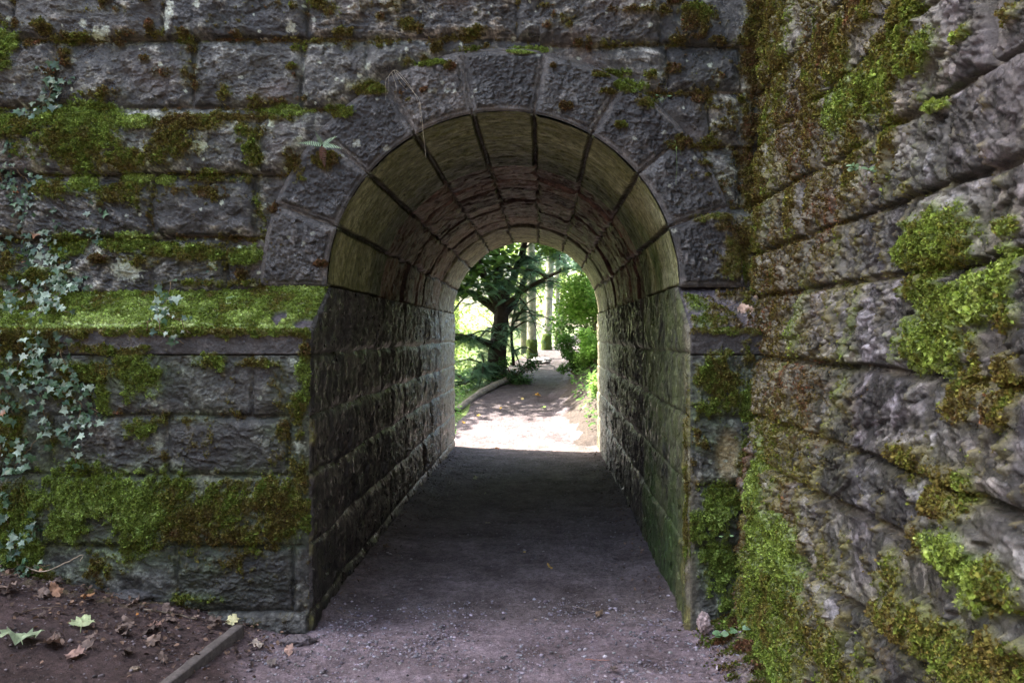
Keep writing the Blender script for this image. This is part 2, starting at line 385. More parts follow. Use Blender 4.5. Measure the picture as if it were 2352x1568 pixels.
    drape(P.reshape(-1, 3), Nn.reshape(-1, 3), w.ravel(), ph.ravel(), 60000, moss_front, rng)
    w = np.where(ok, m * (pm < .35), 0)
    drape(P.reshape(-1, 3), Nn.reshape(-1, 3), w.ravel(), ph.ravel(), 14000, moss_front, rng, (.005, .010))
upper_face()

# ---- nine arch stones
RE = [0.36, .35, .345, .335, .33, .335, .35, .36, .37, .37]   # ring depth at the joints, right to left
def mortar():
    th = np.linspace(0, np.pi, 181); r = np.linspace(RA + .012, RA + .36, 30); a, q = np.meshgrid(th, r, indexing='ij')
    x, z = CX + q * np.cos(a), CZ + q * np.sin(a); n = fbm(x * 30, z * 30, 3, 4, .6)
    P = np.stack([x, YU - .022 - .010 * n, z], -1); P[:, 0, 1] = YU + .03; P[:, -1, 1] = YU + .03
    c = lerp3(np.array([.035, .032, .026], np.float32) + 0 * n[..., None], np.array([.13, .12, .10], np.float32), ss(-.4, .5, n))
    mesh('mortar', P.reshape(-1, 3), grid_faces(181, 30), M_STONE, bridge, c.reshape(-1, 3))
mortar()
def arch_stone(k):
    rng = np.random.default_rng(40 + k)
    a0, a1 = R(20 * k), R(20 * k + 20); g = .0065
    w = RA * (a1 - a0); nt_ = int(w / .0048) + 2; nr = 84
    s = np.linspace(0, 1, nt_); q = np.linspace(0, 1, nr)
    s, q = np.meshgrid(s, q, indexing='ij')
    e0 = np.array([math.cos(a0 + g * .8), math.sin(a0 + g * .8)]); e1 = np.array([math.cos(a1 - g * .8), math.sin(a1 - g * .8)])
    s2 = s + (.016 * pn(q * 9, s * 2, k * 3.1) + .012 * pn(q * 30, s * 2, k * 5.1)) * (1 - 0 * s); th = a0 + g + (a1 - a0 - 2 * g) * s2
    inner = np.stack([np.cos(th), np.sin(th)], -1) * (RA + .004)
    ro0, ro1 = RA + RE[k], RA + RE[k + 1]
    outer = (e0 * ro0)[None, None] * (1 - s2[..., None]) + (e1 * ro1)[None, None] * s2[..., None]
    outer *= (1 + .012 * np.sin(s * np.pi))[..., None]
    P2 = inner * (1 - q[..., None]) + outer * q[..., None]
    u = (CX + P2[..., 0]).astype(np.float32); z = (CZ + P2[..., 1]).astype(np.float32)
    ds = np.minimum(s, 1 - s) * w * (1 + q * .35); dr = np.minimum(q, 1 - q) * RE[k]
    e = np.minimum(ds, dr)
    bid = np.full(u.shape, 500 + k)
    off = k * 5.7
    A = fbm(u * 30, z * 30, off, 3, .6); B = fbm(u * 75, z * 75, off + 3, 2, .6); L = fbm(u * 6, z * 6, off + 5, 3)
    panel = ss(.018, .036, e)                       # tooled margin round a pecked panel
    h = .040 + panel * (.012 + L * .016 + A * .013 + B * .008 + facets(u, z, 26., off) * .007) + (1 - panel) * B * .002
    h -= .010 * ss(.010, 0, e)
    pm, ph = Patches(front_patches(MOSS_U + [(1560,330,40,20,.8,.15),(750,370,40,26,.9,.1),(1620,390,60,60,.5,.15),(860,215,30,12,.9,.4),(690,400,25,30,.6,.25),(650,580,50,60,.35,.1),(1650,600,50,60,.55,.15),(1640,500,70,10,.8,.3)], YU)).ev(u, z)
    n1 = fbm(u * 12, z * 12, 3.3, 4, .6); n2 = fbm(u * 40, z * 40, 8.1, 3, .6)
    m = ss(.45, .65, np.maximum(pm * .9, .12 + .2 * ss(.85, 1, q)) + .36 * n1 + .30 * n2)
    h += .010 * m * (1 + n2)
    ph = np.where(pm > .2, ph, .08) + .1 * n1
    c = stone_color(bid, A, B, L, u, z, (.012, .013, .012), (.044, .044, .039), (.21, .205, .19), off)
    c = lerp3(c, np.array([.17, .155, .13], np.float32), (1 - panel) * .45 * ss(-.3, .4, fbm(u * 5, z * 5, 7)) * ss(.0, .5, hsh(bid, 3) + .2))
    lc = lichen(u, z, rng, 5, u.min(), u.max(), z.min(), z.max(), [(U(x), ZU(y), r * YU / F) for x, y, r in LICH_U])
    c = lerp3(c, np.array([.28, .31, .25], np.float32), lc * .8)
    c = lerp3(c, moss_color(ph), m)
    P = np.stack([u, YU - h, z], -1)
    # wrap the rim backwards so the stone has thickness
    rim = np.zeros(u.shape, bool)
    bk = lambda row: np.concatenate([row, row], 0)
    Vs = [P.reshape(-1, 3)]; Fs = [grid_faces(nt_, nr)]; Cs = [c.reshape(-1, 3)]; n = nt_ * nr
    idx = np.arange(n).reshape(nt_, nr)
    for line, fl in ((idx[0], 0), (idx[-1], 1), (idx[:, 0], 1), (idx[:, -1], 0)):
        b = P.reshape(-1, 3)[line].copy(); b[:, 1] = YU + .04
        j = n + np.arange(len(line)); Vs.append(b); Cs.append(c.reshape(-1, 3)[line])
        f = np.stack([line[:-1], line[1:], j[1:], j[:-1]], -1); Fs.append(f if fl else f[:, ::-1]); n += len(line)
    o = mesh('voussoir', np.concatenate(Vs), np.concatenate(Fs)[:, ::-1], M_STONE, bridge, np.concatenate(Cs))
    Nn = relief_normals(P); Nn *= np.sign(-Nn[..., 1:2])
    drape(P.reshape(-1, 3), Nn.reshape(-1, 3), m.ravel() + 1e-6, ph.ravel(), 2200, moss_front, rng, (.004, .009))
for k in range(9): arch_stone(k)

# ---- lower courses, string course and sloped ledge
MOSS_L = [(250,850,110,26,1,.5),(330,865,50,45,1,.62),(285,830,60,30,.9,.5),(490,828,36,18,.9,.5),(590,832,60,14,.9,.3),(705,850,22,60,1,.55),(690,935,34,40,1.05,.32),(660,990,40,30,.6,.1),(640,880,30,40,.6,.2),
 (240,910,16,50,1,.6),(150,880,40,60,.7,.4),(50,850,60,30,.9,.45),(30,1000,40,80,.9,.3),(320,980,45,22,.8,.4),(430,960,60,12,.6,.3),(120,1000,60,40,.5,.2),
 (230,1130,110,60,1.1,.66),(330,1170,90,60,1.2,.72),(420,1120,60,40,1,.5),(180,1090,80,40,.9,.55),(560,1140,120,50,1.1,.3),(640,1180,70,60,1.2,.32),(480,1170,70,40,1,.25),(415,1200,60,40,1.1,.12),(540,1230,90,36,.9,.15),
 (300,1250,90,44,.95,.4),(230,1300,40,34,.9,.15),(60,1150,70,60,1,.55),(40,1240,60,60,1.2,.72),(150,1210,70,50,.9,.6),(690,1090,30,50,.9,.35),(470,1370,60,12,.7,.5),(640,1255,60,10,.7,.1),(500,1290,60,26,.6,.1),(120,1320,80,30,.6,.2),(590,1330,60,30,.4,.1),
 (60,790,80,30,.9,.45),(200,800,90,20,.6,.2),(350,800,60,16,.5,.2),
 (1650,880,52,70,1.15,.36),(1630,940,50,30,1,.45),(1715,810,24,40,.8,.3),(1710,930,22,40,.9,.5),(1610,1010,28,22,.7,.2),(1680,1140,46,40,1,.45),(1650,1180,40,60,1,.55),(1650,1290,50,70,1,.5),(1600,1210,26,46,1,.5),(1700,1060,18,60,.8,.4),(1685,1370,40,40,.9,.6),(1720,1240,25,90,1,.6)]
LICH_L = [(360,925,8),(372,938,5),(368,1022,9),(455,945,6),(688,1025,12),(676,830,9),(490,1085,6),(430,928,5),(345,915,6),(600,912,5)]
def lower_face(name, u0, u1, fine0, lo, corner, ulist, seed):
    rng = np.random.default_rng(seed)
    us = span(fine0, u1, .0048, lo, None) if corner == 'hi' else np.arange(u0, u1 + .001, .0048)
    us[-1] = u1
    zs = np.linspace(-.25, ZF - .002, int(1.65 / .0048)); u, z = np.meshgrid(us, zs, indexing='ij'); u = u.astype(np.float32); z = z.astype(np.float32)
    zc = [-.5] + [ZL(y) for y in (1405, 1250, 1090, 955, 815)]
    if seed == 52: zc = [-.5] + [ZL(y) for y in (1255, 1112, 955, 815)]
    cs = [(zc[k], zc[k + 1] + (.05 if k == len(zc) - 2 else 0), rj(rng, XA, XB, .55, 1., [UL(a) for a in ulist[k]])) for k in range(len(zc) - 1)]
    bid, du, dz, t = blocks(u, z, cs, .006, seed)
    ec = (u1 - u) if corner == 'hi' else (u - u0)
    e = np.minimum(np.minimum(du, dz), ec + .012)
    h, A, B, L = rock(u, z, bid, e, t, .8, .3, big=.7)
    marg = ss(.02, .05, ec)                                   # tooled strip on the corner
    h = h * marg + (1 - marg) * (.004 + .003 * B)
    h = h * ss(0, .008, ec)
    if seed == 51: h += .03 * ss(zc[1] + .004, zc[1] - .006, z) * ss(0, .008, ec) # base course set forward
    pm, ph = Patches(front_patches(MOSS_L, YL)).ev(u, z)
    n1 = fbm(u * 8, z * 4.5, 3.3, 5, .65) * 1.35; n2 = fbm(u * 34, z * 24, 8.1, 3, .6)
    m = ss(.34, .80, np.maximum(np.minimum(pm, 1.0) * .80, .18 + .2 * ss(.04, 0, e)) + .5 * n1 + .44 * n2 + .35 * fbm(u * 17, z * 12, 6.6, 3) - .10 * ss(.03, .0, dz))
    ph = np.where(pm > .2, ph, .12) + .12 * n1
    h += (.016 * m * (1 + 1.6 * n2) + .012 * np.clip(pm - .8, 0, 1) * m) * ss(0, .01, ec)
    c = stone_color(bid, A, B, L, u, z, (.013, .015, .013), (.042, .045, .038), (.16, .165, .15), seed)
    green = ss(-.1, .7, fbm(u * 2.5, z * 2.5, seed + 3) * .7 + pm * .8) * .8
    c = c + green[..., None] * np.array([.006, .014, .0], np.float32)
    c = lerp3(c, c * np.array([.85, 1.15, .62], np.float32), green)
    if seed == 52:       # pale spalled stone on the right pier
        k = np.exp(-(((u - UL(1668)) / .058)**2 + ((z - ZL(1045)) / .12)**2)**2) * ss(-.5, .1, n1 + .3)
        c = lerp3(c, np.array([.30, .25, .12], np.float32), k * .9); h -= .02 * k; m *= (1 - k)
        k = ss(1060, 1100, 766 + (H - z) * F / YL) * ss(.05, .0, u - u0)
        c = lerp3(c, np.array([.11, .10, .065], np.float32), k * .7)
    lc = lichen(u, z, rng, 25, u0, u1, 0, 1.4, [(UL(x), ZL(y), r * YL / F) for x, y, r in LICH_L])
    c = lerp3(c, np.array([.27, .32, .25], np.float32), lc * .8)
    c = lerp3(c, moss_color(ph), m)
    P = np.stack([u, YL - h, z], -1)
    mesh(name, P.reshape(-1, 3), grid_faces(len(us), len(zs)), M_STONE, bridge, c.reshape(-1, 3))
    Nn = relief_normals(P); Nn *= np.sign(-Nn[..., 1:2])
    w = np.where((u > fine0) & (z > 0), m, 0)
    drape(P.reshape(-1, 3), Nn.reshape(-1, 3), w.ravel(), ph.ravel(), 45000 if seed == 51 else 16000, moss_front if seed == 51 else moss_pier, rng)
lower_face('plinth', XA, XL, -3.05, XA, 'hi', [[430], [405], [60], [120, 385], [210, 580]], 51)
lower_face('plinth', XR, 1.2, XR, None, 'lo', [[1800], [1800], [1800], [1800]], 52)

MOSS_S = [(430,1.2,.7),(240,1.1,.66),(620,1.25,.78),(90,1.1,.6),(20,1.0,.55),(330,1.0,.45)]
def ledge(name, u0, u1, fine0, lo, seed, cover):
    rng = np.random.default_rng(seed)
    us = span(fine0, u1, .005, lo, None) if lo else np.arange(u0, u1 + .001, .005)
    us[-1] = u1
    v = np.linspace(0, 1, 96); u, v = np.meshgrid(us, v, indexing='ij'); u = u.astype(np.float32); v = v.astype(np.float32)
    y = YL + (YU + .03 - YL) * v; z = ZS + (CZ + .004 - ZS) * v
    n1 = fbm(u * 7, v * 3, seed, 4, .6); n2 = fbm(u * 34, v * 14, seed + 2, 3, .6)
    ec = (u1 - u) if lo else (u - u0)
    bare = np.exp(-(((u - px(640, 740, 4.45)[0]) / .045)**2 + ((v - .2) / .16)**2)**2) + np.exp(-(((u - px(700, 740, 4.45)[0]) / .05)**2 + ((v - .08) / .10)**2)**2)
    m = ss(.3, .62, cover + .4 * n1 + .35 * n2 - bare - .35 * ss(.75, 1, v) - (.5 * ss(.02, 0, ec)))
    h = .004 * n2 + .02 * m * (1 + .9 * n2 + .6 * n1) * ss(0, .02, ec) * ss(0, .03, v + .02)
    rag = (v < .04) * m * (.010 + .03 * np.clip(n1, 0, 1))
    bright = .46 + .75 * n1 + .28 * ss(.5, .0, v) + .12 * np.sin(u * 3.1 + 2) + .25 * ss(-1.5, -1.25, u)
    if cover < .6: bright = .1 + .5 * np.exp(-((u - px(1600, 690, 4.6)[0]) / .06)**2)
    c = stone_color(np.full(u.shape, 900 + seed), n1, n2, n1, u, v, (.06, .05, .06), (.10, .09, .10), (.18, .17, .18))
    c = lerp3(c, moss_color(bright), m)
    nz = np.array([0, -.496, .868]); P = np.stack([u, y, z], -1) + nz * h[..., None]; P[..., 2] -= rag
    mesh(name, P.reshape(-1, 3), grid_faces(len(us), 96), M_STONE, bridge, c.reshape(-1, 3))
    w = np.where((u > fine0 - .1), m, 0); Nn = np.zeros_like(P) + nz
    drape(P.reshape(-1, 3), Nn.reshape(-1, 3), w.ravel(), bright.ravel(), 30000 if lo else 2500, moss_ledge if lo else moss_pier, rng, (.006, .012), .1)
    # moulded front of the course
    zz = np.linspace(0, 1, 34); u, q = np.meshgrid(us, zz, indexing='ij'); u = u.astype(np.float32); q = q.astype(np.float32)
    z = ZF + (ZS - ZF) * q + .0 * u; ec = (u1 - u) if lo else (u - u0)
    js = [UL(a) for a in ((130, 390) if lo else (1990,))]; dj = np.min([np.abs(u - j) for j in js], axis=0)
    n1 = fbm(u * 9, z * 9, seed + 5, 4, .6); n2 = fbm(u * 38, z * 38, seed + 6, 3, .6)
    h = (.016 + .008 * n1 + .004 * n2) * ss(0, .006, ec) * ss(0, .004, dj + .002); h = h * ss(-.02, .05, q) * ss(1.01, .93, q)
    g = Patches(front_patches(MOSS_L + [(715,770,20,14,.6,.4)], YL)).ev(u, z)[0]
    m = ss(.42, .62, np.maximum(g, .18 + .75 * ss(.55, 1, q + .25 * n1)) * (1 if lo else .8) + .35 * n1 + .28 * n2)
    c = stone_color(np.full(u.shape, 950 + seed), n1, n2, n1, u, z, (.03, .028, .026), (.062, .056, .048), (.13, .12, .11))
    c = lerp3(c, moss_color(.3 + .3 * n1 + 0 * u), m); h += .006 * m
    P = np.stack([u, YL - h, z], -1)
    P[:, 0, 1] = YL + .03                                        # soffit returns to the wall
    mesh('string_course', P.reshape(-1, 3), grid_faces(len(us), 34), M_STONE, bridge, c.reshape(-1, 3))
    Nn = relief_normals(P); Nn *= np.sign(-Nn[..., 1:2]); w = np.where((u > fine0 - .1), m, 0)
    drape(P.reshape(-1, 3), Nn.reshape(-1, 3), w.ravel(), (.35 + 0 * m).ravel(), 6000 if lo else 600, moss_ledge if lo else moss_pier, rng)
ledge('weathering', XA, XL, -3.05, XA, 61, 1.0)
ledge('weathering', XR, 1.2, XR, None, 62, .42)

# ---- tunnel side walls
def side_wall(sgn):
    X0 = XL if sgn > 0 else XR; seed = 71 if sgn > 0 else 72; rng = np.random.default_rng(seed)
    ys = np.concatenate([np.arange(YL, 6.6, .006), np.arange(6.6, 9.5, .010), np.arange(9.5, YB, .012), [YB]])
    zs = np.linspace(-.2, CZ, 250)
    y, z = np.meshgrid(ys, zs, indexing='ij'); y = y.astype(np.float32); z = z.astype(np.float32)
    zc = [-.5] + [ZL(v) for v in (1405, 1250, 1090, 955, 815)] + [CZ + .3]
    if sgn < 0: zc = [-.5] + [ZL(v) for v in (1255, 1112, 955, 815)] + [CZ + .3]
    cs = [(zc[k], zc[k + 1], [6.33, 9.94] + list(np.cumsum(rng.uniform(.35, .7, 5)) + 6.33) + ([YL + .38] if k % 2 else [YL + .75])) for k in range(len(zc) - 1)]
    bid, du, dz, t = blocks(y, z, cs, .016, seed)
    ec = y - YL; ef = YB - y; e = np.minimum(np.minimum(du, dz), ec + .012)
    ash = ss(6.30, 6.38, y) * (1 - ss(9.9, 9.98, y))          # 0 dressed ends, 1 rough middle
    h, A, B, L = rock(y, z, bid, e, t, 1.1, .12)
    crack = ss(.25, .75, fbm(y * 18, z * 3.5, seed, 3, .6, True))      # vertical flaking
    hr = .55 * h - .016 * crack * ss(0, .4, fbm(y * 3, z * 3, 9)); rough0 = 1. if sgn > 0 else 0.; ash = np.maximum(ash, rough0 * ss(YL + .25, YL + .7, y + .3 * fbm(y * 3, z * 3, 2)) * (1 - ss(9.9, 9.98, y))); hs = .008 + .012 * ss(0, .03, e) * (hsh(bid, 4)) + .007 * facets(y, z, 7., 13.) + .003 * facets(y, z, 26., 14.) + .010 * fbm(y * 8, z * 8, 5, 4) + .002 * B - .009 * ss(.010, .002, e)
    h = hs + (hr - hs) * ash
    h = h + .010 * facets(y, z, 9., 3.) * ss(.0, .06, e)
    h *= ss(0, .008, ec); slz = ZS + (CZ - ZS) * (y - YL) / (YU - YL); h = np.where(y < YU, h * ss(0, .014, slz - z), h)
    c = stone_color(bid, A, B, L, y, z, (.022, .020, .020), (.055, .048, .045), (.15, .135, .12), seed)
    st = fbm(y * 7, z * 2.2, seed + 2, 5, .65)
    gr = np.array([.10, .125, .04], np.float32) if sgn < 0 else np.array([.020, .021, .015], np.float32)
    c = lerp3(c, gr * (1 + .4 * n_(st)), (1 - ash) * (.85 if sgn < 0 else .75) * ss(-.6, .3, st + .3 * L) * ss(10.5, 6, y))
    if sgn < 0:
        bl = ss(.02, .3, fbm(y * 3.4, z * 3.4, 14.4, 5, .65)); c = lerp3(c, np.array([.022, .022, .016], np.float32), bl * .8 * (1 - ash) * ss(YL + .12, YL + .3, y))
        g2 = ss(.0, .5, fbm(y * 2.4, z * 1.3, 4.4, 4) + .35 * ss(.9, .1, z)) * (1 - ash)
        c = lerp3(c, np.array([.035, .075, .014], np.float32), g2 * .85)
        c = lerp3(c, np.array([.25, .22, .17], np.float32), ss(YL + .2, YL + .02, y) * ss(-.3, .3, fbm(y * 9, z * 5, 3)) * .5)
    cream = ss(9.9, 10.2, y)
    c = lerp3(c, np.array([.21, .195, .135], np.float32) * (1 + .3 * A[..., None]), cream * ss(-.5, .3, st + .2) * .85)
    c = lerp3(c, np.array([.22, .15, .05], np.float32), ss(11.0, 11.5, y) * ss(.0, .5, fbm(y * 3, z * 5, 70)) * .7)
    dk = ss(.15, .55, fbm(y * 6, z * 2, seed + 9, 4)) * .6 * ash
    c = c * (1 - dk[..., None])
    n1 = fbm(y * 7, z * 7, 3.3, 4, .6)
    near = ss(YL + .45, YL + .05, y)
    m = ss(.42, .62, near * (.34 if sgn > 0 else .45) * ss(1.35, 1.1, z) + .42 * n1 + .08)
    c = lerp3(c, moss_color(.2 + .3 * n1), m * .9); h += .006 * m * ss(0, .01, ec)
    zz = np.minimum(z, ZS + (CZ - ZS) * np.clip((y - YL) / (YU - YL), 0, 1))
    P = np.stack([X0 + sgn * h, y, zz], -1)
    f = grid_faces(len(ys), len(zs)); f = f if sgn > 0 else f[:, ::-1]
    mesh('side_wall', P.reshape(-1, 3), f, M_STONE, bridge, c.reshape(-1, 3))
    if sgn < 0:
        w = np.exp(-(((y - YL - .04) / .05)**2 + ((z - .58) / .22)**2)) + .25 * np.exp(-((y - YL - .02) / .03)**2) * ss(.3, .5, z) * ss(1.4, 1.2, z)
        Nn = np.zeros_like(P); Nn[..., 0] = -1; Nn[..., 1] = -.5
        drape(P.reshape(-1, 3), Nn.reshape(-1, 3), (w * (m * .6 + .4)).ravel(), (.25 + .2 * n1).ravel(), 3500, moss_pier, rng)
def n_(a): return a[..., None]
side_wall(1); side_wall(-1)
# ---- barrel vault
def vault():
    rng = np.random.default_rng(81)
    ys = np.concatenate([np.arange(YU - .03, 7.6, .009), np.arange(7.6, YB, .016), [YB]])
    th = np.linspace(0, np.pi, 520); y, a = np.meshgrid(ys, th, indexing='ij'); y = y.astype(np.float32); a = a.astype(np.float32)
    s = a * RA
    cs = []
    for k in range(9):
        js = [6.33, 9.94, 20] + list(6.33 + np.cumsum(rng.uniform(.35, .75, 6)))
        cs.append((RA * R(20 * k), RA * R(20 * k + 20), [j for j in js if j < 9.9 or j in (9.94, 20)]))
    ww = ss(6.2, 6.5, y) * .03; wy = ww * pn(y * 5, s * 5, 3.); ws_ = ww * pn(y * 5, s * 5, 13.)
    bid, du, dz, t = blocks(y + wy, s + ws_, cs, .006, 9)
    mid = ss(6.30, 6.36, y) * (1 - ss(9.9, 9.98, y))
    e = np.minimum(np.where(mid > .3, du, 9), dz)
    h0, A, B, L = rock(y, s, bid, e, t, .7, 0, big=.6)
    st = .4 * fbm(y * 8, s * 2.6, 4, 5, .65) + .6 * fbm(y * 16, s * 16, 34, 4, .65) + .4 * fbm(y * 3, s * 3, 24, 4); st2 = fbm(y * 34, s * 7, 14, 4, .65)
    hs = .004 + .004 * st2 + .005 * st - .034 * ss(.020, .008, dz + .008 * st2) + (hsh(bid, 4) - .5) * .012
    brk = ss(.35, .6, fbm(y * 3, s * 3, 44, 3))                 # broken, fallen-out joints in the middle
    hm = .6 * h0 - .03 - .045 * ss(.022, .0, e) * (.25 + .75 * brk) + (hsh(bid, 5) - .5) * .03
    hs = hs + .006 * facets(y, s, 6., 3.) * ss(0, .04, e) + .0035 * facets(y, s, 21., 4.)
    h = hs * (1 - mid) + (hm + .012 * facets(y, s, 9., 8.) * ss(0, .03, e)) * mid
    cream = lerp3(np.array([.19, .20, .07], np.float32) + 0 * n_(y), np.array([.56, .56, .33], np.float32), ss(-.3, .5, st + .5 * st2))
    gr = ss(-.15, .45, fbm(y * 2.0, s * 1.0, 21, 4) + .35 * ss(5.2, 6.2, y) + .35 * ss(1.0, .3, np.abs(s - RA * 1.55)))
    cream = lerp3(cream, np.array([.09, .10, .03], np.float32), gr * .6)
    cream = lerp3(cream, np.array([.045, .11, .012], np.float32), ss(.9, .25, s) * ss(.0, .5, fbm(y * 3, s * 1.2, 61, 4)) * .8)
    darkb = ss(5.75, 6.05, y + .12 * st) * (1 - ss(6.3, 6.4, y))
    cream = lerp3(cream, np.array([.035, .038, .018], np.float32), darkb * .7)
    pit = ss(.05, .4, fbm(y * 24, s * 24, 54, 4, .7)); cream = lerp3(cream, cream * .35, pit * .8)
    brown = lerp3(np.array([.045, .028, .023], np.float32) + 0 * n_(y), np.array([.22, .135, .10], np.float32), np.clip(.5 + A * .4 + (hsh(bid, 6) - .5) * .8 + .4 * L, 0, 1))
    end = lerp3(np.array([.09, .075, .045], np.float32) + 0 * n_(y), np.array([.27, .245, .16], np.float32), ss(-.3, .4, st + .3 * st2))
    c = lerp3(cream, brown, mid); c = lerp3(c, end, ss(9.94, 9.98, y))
    c = lerp3(c, np.array([.035, .026, .024], np.float32), ss(.024 - .010 * mid, .008 - .004 * mid, e + .006 * st2) * (.9 - .35 * mid * (1 - brk)))
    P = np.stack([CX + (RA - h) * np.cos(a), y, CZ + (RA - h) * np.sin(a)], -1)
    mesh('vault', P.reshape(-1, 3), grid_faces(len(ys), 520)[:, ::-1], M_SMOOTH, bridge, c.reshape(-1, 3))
vault()
# ---- body of the bridge behind the faces (keeps daylight out), far face with the same arch
def body():
    b = Bag(); n = 40
    th = np.linspace(0, np.pi, n); arc = [(CX + (RA + .004) * math.cos(t), CZ + (RA + .004) * math.sin(t)) for t in th]
    hole = [(XR + .004, -.3)] + arc + [(XL - .004, -.3)]
    outer = []
    for (x, z) in hole:
        dx, dz = x - CX, z - .5
        outer.append((XB if dx > 0 else XA, z) if z < CZ and abs(dx) > .9 else None)
    # far face as strips: left block, right block, fan above the arch
    def quad(p): b.add(np.array(p), [[0, 1, 2, 3]], (.12, .11, .10))
    y = YB
    quad([(XA, y, -3), (XL - .004, y, -3), (XL - .004, y, CZ), (XA, y, CZ)]); quad([(XR + .004, y, -3), (XB, y, -3), (XB, y, CZ), (XR + .004, y, CZ)])
    quad([(XA, y, CZ), (XL - .004, y, CZ), (XL - .004, y, ZTOP), (XA, y, ZTOP)]); quad([(XR + .004, y, CZ), (XB, y, CZ), (XB, y, ZTOP), (XR + .004, y, ZTOP)])
    for i in range(n - 1):
        (x0, z0), (x1, z1) = arc[i], arc[i + 1]
        quad([(x0, y, z0), (x1, y, z1), (x1, y, ZTOP), (x0, y, ZTOP)])
    quad([(XA, YU, ZTOP), (XB, YU, ZTOP), (XB, YB, ZTOP), (XA, YB, ZTOP)])
    quad([(XA, YL, -3), (XA, YB, -3), (XA, YB, ZTOP), (XA, YL, ZTOP)]); quad([(XB, YL, -3), (XB, YB, -3), (XB, YB, ZTOP), (XB, YL, ZTOP)])
    b.build('rear_face', M_STONE, bridge)
body()

# ------------------------------------------------------------------ buttress on the right
butt = empty('buttress', (1.3, 3.0, 0))
tag(butt, 'battered rock-faced buttress hung with brown and green moss, right of the tunnel', 'buttress')
def bx_(z): return np.interp(z, [-.5, 0, .8, 1.25, 1.75, 3.4, 16], [.985, .995, 1.03, 1.09, 1.175, 1.245, 2.0])
def bp(x, y):                   # picture point -> depth and height on the buttress
    d = 3.0
    for _ in range(12): z = H - (y - VY) * d / F; d = F * float(bx_(z)) / (x - VX); d = min(d, 4.7)
    return d, H - (y - VY) * d / F
MOSS_B = [(2170,560,80,70,1.2,.5),(2140,640,34,60,1.1,.4),(2220,690,80,50,1.2,.62),(2320,640,40,60,1.1,.6),(2150,790,70,55,1.2,.62),(2330,730,40,50,.9,.4),(2090,60,34,90,1.2,.42),(2130,120,40,40,1.1,.5),(2020,190,60,70,1.15,.4),(1960,230,50,50,1.1,.62),(2030,110,40,50,.9,.15),
 (1980,30,60,60,.8,.1),(2230,900,36,70,1,.2),(2240,870,20,90,.9,.2),(2180,1130,54,60,1,.22),(2080,1060,40,50,.8,.2),(2220,1290,60,50,1.25,.68),(2300,1340,70,60,1.15,.42),(1800,1270,40,60,1.1,.65),(1745,1160,14,120,.9,.6),(1725,950,10,70,.95,.7),(1730,830,8,90,.8,.6),
 (1900,1490,140,60,.85,.3),(2060,1440,120,40,.7,.2),(2200,1500,180,60,1.0,.35),(1780,1400,60,90,1,.4),(2330,880,40,60,1,.2),(2320,950,30,40,.8,.1),(1780,60,30,140,1,.2),(1830,260,30,90,.62,-.05),(1870,330,30,80,.55,-.2),(1800,150,24,160,.9,.35),(1880,200,22,200,.85,.2),(1965,330,22,150,.8,.3),(1940,120,26,120,.9,.42),(2060,300,26,120,.8,.3),(1840,480,20,120,.7,.2),(1770,250,20,200,.8,.3),(1900,120,50,70,.8,.1),(1760,400,26,160,.95,.15),(1900,500,60,60,.5,-.1),
 (1850,560,50,50,.5,.1),(1790,700,40,160,.62,.05),(1850,900,60,70,.5,.0),(1800,1000,60,80,.6,.2),(2330,30,30,40,.5,.3),(2240,75,18,20,.9,.6),(2170,243,12,12,1.2,.7),(1740,600,20,100,1,.35),(2340,520,20,20,1,.4),(2050,1320,40,60,.6,.3),(2110,1240,30,40,.7,.2),(1770,1520,60,40,1.1,.6),(1950,350,60,40,.6,.2),(2340,1520,60,60,1,.3),(2200,1130,50,60,.9,.3)]
